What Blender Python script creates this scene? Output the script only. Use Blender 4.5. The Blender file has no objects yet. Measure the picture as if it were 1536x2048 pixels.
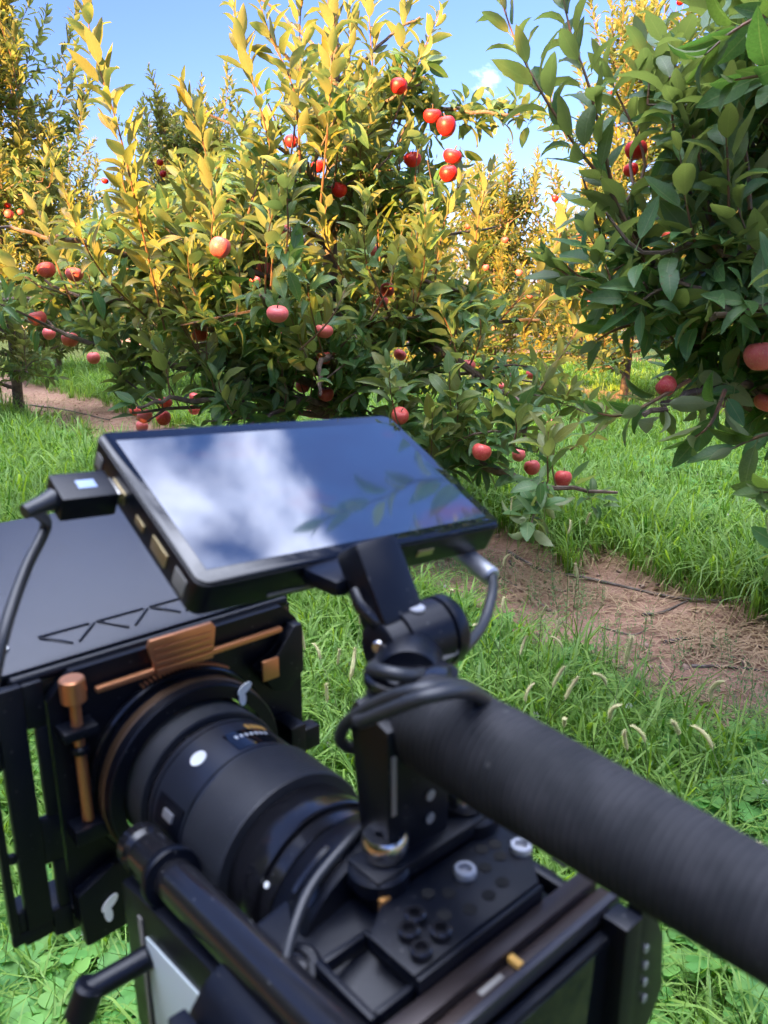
import bpy, bmesh, math, random
import numpy as np
from mathutils import Vector, Matrix
random.seed(5); RNG = np.random.default_rng(11)
S = bpy.context.scene
COL = S.collection
R = math.radians

# ---------------------------------------------------------------- camera, sky, sun, exposure
PITCH = R(15.2); CP, SP = math.cos(PITCH), math.sin(PITCH); CAMH = 1.25
FPX = 1600.0
cam = bpy.data.cameras.new('camera'); camo = bpy.data.objects.new('camera', cam); COL.objects.link(camo)
camo.location = (0, 0, CAMH); camo.rotation_euler = (math.pi/2 - PITCH, 0, 0)
cam.sensor_fit = 'VERTICAL'; cam.sensor_height = 36; cam.lens = 36*FPX/2048
cam.clip_start = .02; cam.clip_end = 2000
cam.dof.use_dof = True; cam.dof.focus_distance = 3.4; cam.dof.aperture_fstop = cam.lens/1.9
S.camera = camo
S.view_settings.view_transform = 'Standard'; S.view_settings.look = 'None'
S.view_settings.gamma = 1; S.view_settings.use_curve_mapping = False
S.view_settings.exposure = 3.8
SUN_EL = R(14.5); SUN_AZ = math.atan2(-.62, -.78)          # azimuth of the sun seen from the scene, from +Y towards +X
w = bpy.data.worlds.new('World'); S.world = w; w.use_nodes = True
nt = w.node_tree; bg = nt.nodes['Background']
sky = nt.nodes.new('ShaderNodeTexSky'); sky.sky_type = 'NISHITA'; sky.sun_disc = False
sky.sun_elevation = SUN_EL; sky.sun_rotation = SUN_AZ % (2*math.pi)
sky.air_density = 1.0; sky.dust_density = .6; sky.ozone_density = 2.0
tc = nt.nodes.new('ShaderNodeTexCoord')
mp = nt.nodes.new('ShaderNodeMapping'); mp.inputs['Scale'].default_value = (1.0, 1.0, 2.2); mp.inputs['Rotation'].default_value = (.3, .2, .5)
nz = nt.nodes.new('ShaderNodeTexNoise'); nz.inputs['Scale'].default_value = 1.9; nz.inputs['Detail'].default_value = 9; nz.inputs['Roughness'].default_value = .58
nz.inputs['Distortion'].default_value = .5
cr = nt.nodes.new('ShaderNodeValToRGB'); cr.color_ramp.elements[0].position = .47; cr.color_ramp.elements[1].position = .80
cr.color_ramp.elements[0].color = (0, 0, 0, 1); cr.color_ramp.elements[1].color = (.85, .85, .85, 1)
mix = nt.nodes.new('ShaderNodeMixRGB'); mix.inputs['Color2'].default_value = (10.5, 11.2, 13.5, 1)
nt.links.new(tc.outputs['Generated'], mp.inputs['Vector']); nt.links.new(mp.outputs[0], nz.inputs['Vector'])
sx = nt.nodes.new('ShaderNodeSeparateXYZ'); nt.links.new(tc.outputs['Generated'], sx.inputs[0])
hm = nt.nodes.new('ShaderNodeMath'); hm.operation = 'MULTIPLY_ADD'; hm.inputs[1].default_value = 1.5; hm.inputs[2].default_value = -1.19; nt.links.new(sx.outputs['Z'], hm.inputs[0])  # cloud mirrored in the monitor, thickened overhead as added unseen fill light
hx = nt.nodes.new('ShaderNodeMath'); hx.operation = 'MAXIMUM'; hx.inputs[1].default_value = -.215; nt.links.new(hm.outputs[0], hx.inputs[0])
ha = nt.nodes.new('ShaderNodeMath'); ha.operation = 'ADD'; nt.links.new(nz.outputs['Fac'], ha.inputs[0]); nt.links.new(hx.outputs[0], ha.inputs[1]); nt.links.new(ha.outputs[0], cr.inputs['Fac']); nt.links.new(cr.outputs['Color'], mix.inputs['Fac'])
wb = nt.nodes.new('ShaderNodeMixRGB'); wb.blend_type = 'MULTIPLY'; wb.inputs['Fac'].default_value = 1; wb.inputs['Color2'].default_value = (.160, .168, .275, 1)
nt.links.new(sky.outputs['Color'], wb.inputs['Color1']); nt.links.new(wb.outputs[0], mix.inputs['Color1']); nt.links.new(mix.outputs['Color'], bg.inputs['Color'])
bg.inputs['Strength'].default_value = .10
sl = bpy.data.lights.new('sun', 'SUN'); sl.energy = 2.7; sl.angle = R(.5); sl.color = (1.0, .56, .20)
so = bpy.data.objects.new('sun', sl); COL.objects.link(so)
sd = Vector((math.sin(SUN_AZ)*math.cos(SUN_EL), math.cos(SUN_AZ)*math.cos(SUN_EL), math.sin(SUN_EL)))
so.rotation_euler = sd.to_track_quat('Z', 'Y').to_euler(); so.location = sd*30

# ---------------------------------------------------------------- geometry helpers
CAMP = np.array([0, 0, CAMH])
def c2w(c):
    c = np.asarray(c, float); return np.stack([c[..., 0], c[..., 1]*SP + c[..., 2]*CP, c[..., 1]*CP - c[..., 2]*SP], -1)
def at(px, py, d): return c2w(((px-768)/FPX*d, (1024-py)/FPX*d, d)) + CAMP      # a spot in the orchard, d metres deep
def atz(px, py, z=0.0):
    r = c2w(((px-768)/FPX, (1024-py)/FPX, 1.0)); t = (z-CAMH)/r[2]; return CAMP + r*t
def w2px(P):
    P = np.asarray(P, float) - CAMP
    z = P[..., 1]*CP - P[..., 2]*SP; y = P[..., 1]*SP + P[..., 2]*CP
    return 768 + FPX*P[..., 0]/np.maximum(z, .01), 1024 - FPX*y/np.maximum(z, .01), z
def rowc(x, y): return .796*x + .606*y                    # distance across the orchard rows

def mesh_np(name, V, F, mat=None, smooth=True, tint=None, uv=None):
    """V (n,3); F list/array of faces (uniform width) or list of lists"""
    me = bpy.data.meshes.new(name)
    if isinstance(F, np.ndarray):
        n, k = F.shape
        me.vertices.add(len(V)); me.vertices.foreach_set('co', np.asarray(V, np.float32).ravel())
        me.loops.add(n*k); me.loops.foreach_set('vertex_index', F.astype(np.int32).ravel())
        me.polygons.add(n); me.polygons.foreach_set('loop_start', np.arange(0, n*k, k, dtype=np.int32))
        me.update(calc_edges=True)
    else:
        me.from_pydata([tuple(v) for v in V], [], F); me.update()
    if smooth: me.shade_smooth()
    if tint is not None:
        a = me.attributes.new('tint', 'FLOAT', 'POINT'); a.data.foreach_set('value', np.asarray(tint, np.float32))
    if uv is not None:
        a = me.attributes.new('luv', 'FLOAT_VECTOR', 'POINT'); a.data.foreach_set('vector', np.asarray(uv, np.float32).ravel())
    if mat: me.materials.append(mat)
    return me
def link(name, me, parent=None, loc=(0, 0, 0)):
    o = bpy.data.objects.new(name, me); COL.objects.link(o); o.location = loc
    if parent: o.parent = parent
    return o
def tag(o, label=None, cat=None, group=None, kind=None):
    if label: o['label'] = label
    if cat: o['category'] = cat
    if group: o['group'] = group
    if kind: o['kind'] = kind
    return o

class MB:
    """collects solids into one mesh"""
    def __init__(s): s.V = []; s.F = []; s.n = 0
    def add(s, V, F):
        V = [tuple(map(float, v)) for v in V]; s.V += V; s.F += [[i+s.n for i in f] for f in F]; s.n += len(V); return s
    def box(s, a, b, bev=.0012, M=None):
        bm = bmesh.new(); bmesh.ops.create_cube(bm, size=1)
        a = Vector(a); b = Vector(b); c = (a+b)/2; d = b-a
        for v in bm.verts: v.co = Vector((v.co.x*d.x, v.co.y*d.y, v.co.z*d.z)) + c
        if bev > 0: bmesh.ops.bevel(bm, geom=bm.edges[:], offset=min(bev, min(abs(x) for x in d)*.45), segments=2, profile=.6, affect='EDGES')
        if M is not None: bmesh.ops.transform(bm, matrix=M, verts=bm.verts)
        bm.verts.index_update(); s.add([v.co for v in bm.verts], [[v.index for v in f.verts] for f in bm.faces]); bm.free(); return s
    def prism(s, pts, a, b, axis=1, bev=.001):
        """2D outline extruded along an axis between a and b; outline axes are the other two in order"""
        bm = bmesh.new(); o = [i for i in range(3) if i != axis]
        def mk(t):
            vs = []
            for p in pts:
                c = [0, 0, 0]; c[o[0]], c[o[1]], c[axis] = p[0], p[1], t; vs.append(bm.verts.new(c))
            return vs
        A = mk(a); B = mk(b); bm.faces.new(A); bm.faces.new(B[::-1])
        for i in range(len(pts)): j = (i+1) % len(pts); bm.faces.new((A[i], B[i], B[j], A[j]))
        bmesh.ops.recalc_face_normals(bm, faces=bm.faces)
        if bev: bmesh.ops.bevel(bm, geom=bm.edges[:], offset=bev, segments=2, profile=.6, affect='EDGES', clamp_overlap=True)
        bm.verts.index_update(); s.add([v.co for v in bm.verts], [[v.index for v in f.verts] for f in bm.faces]); bm.free(); return s
    def lathe(s, c, d, prof, n=48, close=True, knurl=0):
        """profile of (distance along d, radius) about the axis c,d"""
        c = Vector(c); d = Vector(d).normalized(); a = d.orthogonal().normalized(); b = d.cross(a); V = []; F = []
        for t, r in prof:
            for i in range(n):
                rr = r*(1 - knurl*(i % 2)); w_ = 2*math.pi*i/n
                V.append(c + d*t + (a*math.cos(w_) + b*math.sin(w_))*rr)
        m = len(prof)
        for k in range(m-1):
            for i in range(n): j = (i+1) % n; F.append([k*n+i, k*n+j, (k+1)*n+j, (k+1)*n+i])
        if close: F.append(list(range(n))[::-1]); F.append([(m-1)*n+i for i in range(n)])
        else:
            for i in range(n): j = (i+1) % n; F.append([(m-1)*n+i, (m-1)*n+j, j, i])
        return s.add(V, F)
    def rod(s, a, b, r, n=24, bev=.001, knurl=0):
        a = Vector(a); b = Vector(b); L = (b-a).length
        return s.lathe(a, b-a, [(0, r-bev), (bev, r), (L-bev, r), (L, r-bev)], n, True, knurl)
    def tube(s, pts, r, n=8, sub=0):
        P = [Vector(p) for p in pts]
        rs = r if isinstance(r, (list, tuple)) else [r]*len(P)
        if sub: P, rs = smooth_path(P, rs, sub)
        V = []; F = []; up = None
        for k, p in enumerate(P):
            t = (P[min(k+1, len(P)-1)] - P[max(k-1, 0)])
            if t.length < 1e-9: t = Vector((0, 0, 1))
            t.normalize()
            if up is None: up = t.orthogonal().normalized()
            up = (up - t*up.dot(t))
            up = up.normalized() if up.length > 1e-6 else t.orthogonal().normalized()
            q = t.cross(up)
            for i in range(n): w_ = 2*math.pi*i/n; V.append(p + (up*math.cos(w_) + q*math.sin(w_))*rs[k])
        for k in range(len(P)-1):
            for i in range(n): j = (i+1) % n; F.append([k*n+i, k*n+j, (k+1)*n+j, (k+1)*n+i])
        F.append(list(range(n))[::-1]); F.append([(len(P)-1)*n+i for i in range(n)])
        return s.add(V, F)
    def mesh(s, name, mat, smooth=True, ang=40):
        me = bpy.data.meshes.new(name); me.from_pydata(s.V, [], s.F); me.update()
        bm = bmesh.new(); bm.from_mesh(me); bmesh.ops.recalc_face_normals(bm, faces=bm.faces)
        if smooth:
            for f in bm.faces: f.smooth = True
            for e in bm.edges:
                if len(e.link_faces) == 2 and e.calc_face_angle(0) > R(ang): e.smooth = False
        bm.to_mesh(me); bm.free(); me.materials.append(mat); return me
def smooth_path(P, rs, sub):
    out = []; ro = []
    n = len(P)
    for i in range(n-1):
        p0, p1, p2, p3 = P[max(i-1, 0)], P[i], P[i+1], P[min(i+2, n-1)]
        for k in range(sub):
            t = k/sub
            out.append(.5*((2*p1) + (p2-p0)*t + (2*p0-5*p1+4*p2-p3)*t*t + (3*p1-p0-3*p2+p3)*t**3)); ro.append(rs[i]*(1-t)+rs[i+1]*t)
    out.append(P[-1]); ro.append(rs[-1]); return out, ro

# ---------------------------------------------------------------- materials
def mat(name, col=(.5, .5, .5), rough=.5, metal=0, spec=.5, coat=0, bump=None, var=None, emit=None):
    m = bpy.data.materials.new(name); m.use_nodes = True; t = m.node_tree; b = t.nodes['Principled BSDF']
    b.inputs['Base Color'].default_value = (*col, 1); b.inputs['Roughness'].default_value = rough; b.inputs['Metallic'].default_value = metal
    b.inputs['Specular IOR Level'].default_value = spec; b.inputs['Coat Weight'].default_value = coat
    co = t.nodes.new('ShaderNodeTexCoord')
    if var:      # (scale, other colour)
        n = t.nodes.new('ShaderNodeTexNoise'); n.inputs['Scale'].default_value = var[0]; n.inputs['Detail'].default_value = 6
        mx = t.nodes.new('ShaderNodeMixRGB'); mx.inputs['Color1'].default_value = (*col, 1); mx.inputs['Color2'].default_value = (*var[1], 1)
        r = t.nodes.new('ShaderNodeValToRGB'); r.color_ramp.elements[0].position = .4; r.color_ramp.elements[1].position = .62
        t.links.new(co.outputs['Object'], n.inputs['Vector']); t.links.new(n.outputs['Fac'], r.inputs['Fac']); t.links.new(r.outputs['Color'], mx.inputs['Fac'])
        t.links.new(mx.outputs[0], b.inputs['Base Color'])
    if bump:     # (scale, strength, distance)
        n = t.nodes.new('ShaderNodeTexNoise'); n.inputs['Scale'].default_value = bump[0]; n.inputs['Detail'].default_value = 4
        bp = t.nodes.new('ShaderNodeBump'); bp.inputs['Strength'].default_value = bump[1]; bp.inputs['Distance'].default_value = bump[2]
        t.links.new(co.outputs['Object'], n.inputs['Vector']); t.links.new(n.outputs['Fac'], bp.inputs['Height']); t.links.new(bp.outputs[0], b.inputs['Normal'])
    return m
def wave_bump(m, scale, dist, direction='Y', strength=.6):
    t = m.node_tree; b = t.nodes['Principled BSDF']; co = t.nodes.new('ShaderNodeTexCoord'); wv = t.nodes.new('ShaderNodeTexWave')
    wv.bands_direction = direction; wv.inputs['Scale'].default_value = scale; bp = t.nodes.new('ShaderNodeBump')
    bp.inputs['Strength'].default_value = strength; bp.inputs['Distance'].default_value = dist
    t.links.new(co.outputs['Object'], wv.inputs['Vector']); t.links.new(wv.outputs['Fac'], bp.inputs['Height']); t.links.new(bp.outputs[0], b.inputs['Normal'])
    return m

def dusty(m, scale=260, col=(.05, .05, .05)):
    # specks of dust and lint on the dark surfaces
    t = m.node_tree; b = t.nodes['Principled BSDF']; co = t.nodes.new('ShaderNodeTexCoord'); v = t.nodes.new('ShaderNodeTexVoronoi'); v.inputs['Scale'].default_value = scale
    t.links.new(co.outputs['Object'], v.inputs['Vector']); sx_ = t.nodes.new('ShaderNodeSeparateXYZ'); t.links.new(v.outputs['Color'], sx_.inputs[0])
    rd = t.nodes.new('ShaderNodeMath'); rd.operation = 'MULTIPLY'; t.links.new(sx_.outputs[0], rd.inputs[0]); t.links.new(sx_.outputs[0], rd.inputs[1]); r2 = t.nodes.new('ShaderNodeMath'); r2.operation = 'MULTIPLY'; r2.inputs[1].default_value = .16; t.links.new(rd.outputs[0], r2.inputs[0])
    lt = t.nodes.new('ShaderNodeMath'); lt.operation = 'LESS_THAN'; t.links.new(v.outputs['Distance'], lt.inputs[0]); t.links.new(r2.outputs[0], lt.inputs[1])
    mx = t.nodes.new('ShaderNodeMixRGB'); mx.inputs['Color2'].default_value = (*col, 1); src = b.inputs['Base Color']
    if src.is_linked: t.links.new(src.links[0].from_socket, mx.inputs['Color1'])
    else: mx.inputs['Color1'].default_value = src.default_value
    t.links.new(lt.outputs[0], mx.inputs['Fac']); t.links.new(mx.outputs[0], src)
    n = t.nodes.new('ShaderNodeTexNoise'); n.inputs['Scale'].default_value = 45; n.inputs['Detail'].default_value = 5; t.links.new(co.outputs['Object'], n.inputs['Vector']); ro = b.inputs['Roughness'].default_value
    mr = t.nodes.new('ShaderNodeMapRange'); mr.inputs['To Min'].default_value = ro-.13; mr.inputs['To Max'].default_value = ro+.17; t.links.new(n.outputs['Fac'], mr.inputs['Value']); t.links.new(mr.outputs[0], b.inputs['Roughness'])
    return m
def leafy(name, dark, light, under, transl=.42, rough=.45, attr=True, veins=True):
    m = bpy.data.materials.new(name); m.use_nodes = True; t = m.node_tree; b = t.nodes['Principled BSDF']; out = t.nodes['Material Output']
    mx = t.nodes.new('ShaderNodeMixRGB'); mx.inputs['Color1'].default_value = (*dark, 1); mx.inputs['Color2'].default_value = (*light, 1)
    if attr:
        a = t.nodes.new('ShaderNodeAttribute'); a.attribute_name = 'tint'; t.links.new(a.outputs['Fac'], mx.inputs['Fac'])
    else:
        a = t.nodes.new('ShaderNodeObjectInfo'); t.links.new(a.outputs['Random'], mx.inputs['Fac'])
    col = mx.outputs[0]
    if veins:
        lv = t.nodes.new('ShaderNodeAttribute'); lv.attribute_name = 'luv'
        sp = t.nodes.new('ShaderNodeSeparateXYZ'); t.links.new(lv.outputs['Vector'], sp.inputs[0])
        ab = t.nodes.new('ShaderNodeMath'); ab.operation = 'ABSOLUTE'; t.links.new(sp.outputs['X'], ab.inputs[0])
        rib = t.nodes.new('ShaderNodeMapRange'); rib.inputs['From Min'].default_value = .03; rib.inputs['From Max'].default_value = .10
        rib.inputs['To Min'].default_value = .55; rib.inputs['To Max'].default_value = 0; t.links.new(ab.outputs[0], rib.inputs['Value'])
        # side veins: bands of (y - 0.35|x|)
        ml = t.nodes.new('ShaderNodeMath'); ml.operation = 'MULTIPLY_ADD'; ml.inputs[1].default_value = -.16; t.links.new(ab.outputs[0], ml.inputs[0]); t.links.new(sp.outputs['Y'], ml.inputs[2])
        fr = t.nodes.new('ShaderNodeMath'); fr.operation = 'MULTIPLY'; fr.inputs[1].default_value = 62; t.links.new(ml.outputs[0], fr.inputs[0])
        sn = t.nodes.new('ShaderNodeMath'); sn.operation = 'SINE'; t.links.new(fr.outputs[0], sn.inputs[0])
        vr = t.nodes.new('ShaderNodeMapRange'); vr.inputs['From Min'].default_value = .80; vr.inputs['From Max'].default_value = 1; vr.inputs['To Max'].default_value = .12
        t.links.new(sn.outputs[0], vr.inputs['Value'])
        mm = t.nodes.new('ShaderNodeMath'); mm.operation = 'MAXIMUM'; t.links.new(rib.outputs[0], mm.inputs[0]); t.links.new(vr.outputs[0], mm.inputs[1])
        m2 = t.nodes.new('ShaderNodeMixRGB'); m2.inputs['Color2'].default_value = (.22, .27, .11, 1); t.links.new(mm.outputs[0], m2.inputs['Fac']); t.links.new(col, m2.inputs['Color1']); col = m2.outputs[0]
        bp = t.nodes.new('ShaderNodeBump'); bp.inputs['Strength'].default_value = .12; bp.inputs['Distance'].default_value = .001; bp.invert = True
        t.links.new(sn.outputs[0], bp.inputs['Height']); t.links.new(bp.outputs[0], b.inputs['Normal'])
    co = t.nodes.new('ShaderNodeTexCoord'); n = t.nodes.new('ShaderNodeTexNoise'); n.inputs['Scale'].default_value = 22; n.inputs['Detail'].default_value = 3
    t.links.new(co.outputs['Object'], n.inputs['Vector'])
    hs = t.nodes.new('ShaderNodeHueSaturation'); mr = t.nodes.new('ShaderNodeMapRange'); mr.inputs['To Min'].default_value = .7; mr.inputs['To Max'].default_value = 1.3
    t.links.new(n.outputs['Fac'], mr.inputs['Value']); t.links.new(mr.outputs[0], hs.inputs['Value']); t.links.new(col, hs.inputs['Color']); col = hs.outputs[0]
    if veins:
        n2 = t.nodes.new('ShaderNodeTexNoise'); n2.inputs['Scale'].default_value = 75; n2.inputs['Detail'].default_value = 2; t.links.new(co.outputs['Object'], n2.inputs['Vector'])
        sp2 = t.nodes.new('ShaderNodeMapRange'); sp2.inputs['From Min'].default_value = .68; sp2.inputs['From Max'].default_value = .74; sp2.inputs['To Max'].default_value = .7; t.links.new(n2.outputs['Fac'], sp2.inputs['Value'])
        m4 = t.nodes.new('ShaderNodeMixRGB'); m4.inputs['Color2'].default_value = (.16, .085, .03, 1); t.links.new(sp2.outputs[0], m4.inputs['Fac']); t.links.new(col, m4.inputs['Color1']); col = m4.outputs[0]
    g = t.nodes.new('ShaderNodeNewGeometry'); mu = t.nodes.new('ShaderNodeMixRGB'); mu.inputs['Color2'].default_value = (*under, 1)
    fb = t.nodes.new('ShaderNodeMath'); fb.operation = 'MULTIPLY'; fb.inputs[1].default_value = .65; t.links.new(g.outputs['Backfacing'], fb.inputs[0])
    t.links.new(fb.outputs[0], mu.inputs['Fac']); t.links.new(col, mu.inputs['Color1']); col = mu.outputs[0]
    t.links.new(col, b.inputs['Base Color']); b.inputs['Roughness'].default_value = rough; b.inputs['Specular IOR Level'].default_value = .4
    tr = t.nodes.new('ShaderNodeBsdfTranslucent'); br = t.nodes.new('ShaderNodeMixRGB'); br.blend_type = 'MULTIPLY'; br.inputs['Fac'].default_value = 1
    br.inputs['Color2'].default_value = (1.5, 1.6, .7, 1); t.links.new(col, br.inputs['Color1']); t.links.new(br.outputs[0], tr.inputs['Color'])
    ms = t.nodes.new('ShaderNodeMixShader'); ms.inputs['Fac'].default_value = transl
    t.links.new(b.outputs[0], ms.inputs[1]); t.links.new(tr.outputs[0], ms.inputs[2]); t.links.new(ms.outputs[0], out.inputs['Surface'])
    return m
M_leaf = leafy('apple_leaf', (.075, .18, .058), (.235, .195, .036), (.24, .25, .12))
M_farleaf = leafy('far_apple_leaf', (.065, .15, .038), (.25, .20, .034), (.24, .25, .12), veins=False)
M_grass = leafy('grass_blade', (.055, .17, .022), (.36, .48, .07), (.22, .36, .09), .42, .5, attr=True, veins=False)
M_weed = leafy('weed_leaf', (.09, .20, .06), (.17, .30, .10), (.14, .24, .1), .3, .6, attr=True, veins=False)
M_clover = leafy('clover_leaf', (.09, .27, .055), (.21, .40, .09), (.17, .33, .11), .3, .6, attr=True, veins=False)
M_bark = mat('bark', (.10, .065, .045), .8, var=(18, (.20, .14, .10)), bump=(60, .7, .01))
M_twig = mat('young_twig', (.20, .085, .04), .55, var=(30, (.13, .09, .045)))
M_stick = mat('dead_stick', (.21, .17, .14), .85, var=(30, (.12, .09, .07)), bump=(90, .6, .004))
M_straw = leafy('straw', (.22, .12, .07), (.52, .35, .19), (.42, .28, .16), .1, .7, veins=False)
M_seed = mat('seed_head', (.55, .53, .24), .8, var=(60, (.48, .38, .20)))
M_stem = mat('grass_stem', (.16, .22, .06), .6)
M_white = mat('white_petal', (.72, .70, .62), .7)
M_black = mat('black_anodised', (.002, .003, .007), .36, spec=.3, bump=(900, .12, .0005))
M_blackg = mat('black_gloss', (.008, .008, .010), .18, spec=.6)
M_rubber = wave_bump(mat('black_rubber_ribbed', (.016, .018, .024), .50, spec=.5), 150, .0008)
M_foam = mat('black_leather_wrap', (.010, .0108, .013), .75, spec=.3, bump=(500, .5, .0012), var=(60, (.022, .022, .025)))
M_copper = mat('copper_anodised', (.62, .27, .13), .34, metal=.85)
M_steel = mat('polished_steel', (.62, .60, .58), .22, metal=1)
M_alum = mat('grey_aluminium_plug', (.42, .43, .46), .42, metal=.7)
for m_ in (M_black, M_blackg, M_rubber): dusty(m_)
wave_bump(M_foam, 120, .0010, 'Y', .5); dusty(M_foam, 120, (.05, .05, .05))
M_flag = wave_bump(mat('carbon_flag', (.006, .011, .026), .30, spec=.42), 220, .0004, 'DIAGONAL', .5)
M_print = mat('printed_white', (.80, .82, .80), .5)
M_printd = mat('printed_grey', (.20, .19, .17), .6)
M_amber = mat('amber_mark', (.65, .36, .08), .5)
M_cable = mat('cable_jacket', (.02, .022, .026), .42)
M_pale = mat('pale_panel', (.50, .56, .56), .5)
M_gold = mat('gold_socket', (.45, .36, .2), .4, metal=.8)
M_redmark = mat('red_ring', (.25, .05, .03), .5)

def screen_mat():
    m = mat('monitor_glass', (.004, .005, .008), .03, spec=.6)
    m.node_tree.nodes['Principled BSDF'].inputs['IOR'].default_value = 1.45
    m.node_tree.nodes['Principled BSDF'].inputs['Coat Roughness'].default_value = .02
    return m
M_glass = screen_mat()
def picture_mat():
    # the lit picture behind the glass: a dim bluish frame with pinkish edges of the subject
    m = mat('lit_picture', (.006, .008, .014), .05, spec=.6); t = m.node_tree; b = t.nodes['Principled BSDF']
    b.inputs['IOR'].default_value = 2.3
    co = t.nodes.new('ShaderNodeTexCoord'); mpn = t.nodes.new('ShaderNodeMapping'); mpn.inputs['Rotation'].default_value = (0, 0, .7); mpn.inputs['Scale'].default_value = (14, 30, 1)
    n = t.nodes.new('ShaderNodeTexNoise'); n.inputs['Scale'].default_value = 1.0; n.inputs['Detail'].default_value = 3
    r = t.nodes.new('ShaderNodeValToRGB'); r.color_ramp.elements[0].position = .35; r.color_ramp.elements[0].color = (.010, .020, .055, 1)
    r.color_ramp.elements[1].position = .75; r.color_ramp.elements[1].color = (.045, .018, .045, 1)
    e = r.color_ramp.elements.new(.58); e.color = (.012, .03, .08, 1)
    t.links.new(co.outputs['Object'], mpn.inputs[0]); t.links.new(mpn.outputs[0], n.inputs['Vector']); t.links.new(n.outputs['Fac'], r.inputs['Fac'])
    t.links.new(r.outputs['Color'], b.inputs['Emission Color']); b.inputs['Emission Strength'].default_value = .14
    return m
M_pic = picture_mat()

def ground_mat(name):
    m = bpy.data.materials.new(name); m.use_nodes = True; t = m.node_tree; b = t.nodes['Principled BSDF']; L = t.links
    co = t.nodes.new('ShaderNodeNewGeometry'); sp = t.nodes.new('ShaderNodeSeparateXYZ'); L.new(co.outputs['Position'], sp.inputs[0])
    def noise(s, d=6, r_=.6):
        n = t.nodes.new('ShaderNodeTexNoise'); n.inputs['Scale'].default_value = s; n.inputs['Detail'].default_value = d; n.inputs['Roughness'].default_value = r_
        L.new(co.outputs['Position'], n.inputs['Vector']); return n.outputs['Fac']
    def math_(op, a, b_, c=None):
        n = t.nodes.new('ShaderNodeMath'); n.operation = op
        for i, v in enumerate((a, b_, c)):
            if v is None: continue
            if isinstance(v, (int, float)): n.inputs[i].default_value = v
            else: L.new(v, n.inputs[i])
        return n.outputs[0]
    def ramp(f, stops):
        r = t.nodes.new('ShaderNodeValToRGB'); L.new(f, r.inputs['Fac']); el = r.color_ramp.elements
        while len(el) < len(stops): el.new(.5)
        for e, (p, c) in zip(el, stops): e.position = p; e.color = (*c, 1)
        return r.outputs['Color']
    n1 = noise(2.2); n2 = noise(14); n3 = noise(70, 8, .7)
    dirt = ramp(n2, [(.25, (.25, .14, .09)), (.5, (.41, .245, .165)), (.75, (.50, .32, .225))])
    fine = ramp(n3, [(.3, (.45, .4, .38)), (.65, (1, 1, 1))])
    dm = t.nodes.new('ShaderNodeMixRGB'); dm.blend_type = 'MULTIPLY'; dm.inputs['Fac'].default_value = .8; L.new(dirt, dm.inputs['Color1']); L.new(fine, dm.inputs['Color2'])
    turf = ramp(n2, [(.3, (.03, .055, .018)), (.7, (.085, .12, .035))])
    c = math_('MULTIPLY_ADD', sp.outputs['Y'], .606, math_('MULTIPLY', sp.outputs['X'], .796))
    # strips of bare soil every 5.6 m across the rows
    q = math_('ADD', c, 3.0 - 2.8 - .08); q = math_('MODULO', math_('ADD', q, 560.0), 5.6); q = math_('ABSOLUTE', math_('SUBTRACT', q, 2.8), 0)
    q = math_('MULTIPLY_ADD', math_('SUBTRACT', n1, .5), .9, q)
    q = math_('MULTIPLY_ADD', math_('SUBTRACT', n2, .5), .25, q)
    k = t.nodes.new('ShaderNodeMapRange'); k.inputs['From Min'].default_value = .42; k.inputs['From Max'].default_value = .62; L.new(q, k.inputs['Value'])
    mx = t.nodes.new('ShaderNodeMixRGB'); L.new(k.outputs[0], mx.inputs['Fac']); L.new(dm.outputs[0], mx.inputs['Color1']); L.new(turf, mx.inputs['Color2'])
    L.new(mx.outputs[0], b.inputs['Base Color']); b.inputs['Roughness'].default_value = .95; b.inputs['Specular IOR Level'].default_value = .1
    bp = t.nodes.new('ShaderNodeBump'); bp.inputs['Strength'].default_value = .9; bp.inputs['Distance'].default_value = .02
    L.new(math_('MULTIPLY_ADD', n3, .4, n2), bp.inputs['Height']); L.new(bp.outputs[0], b.inputs['Normal'])
    return m
M_ground = ground_mat('orchard_soil_and_turf')

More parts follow.
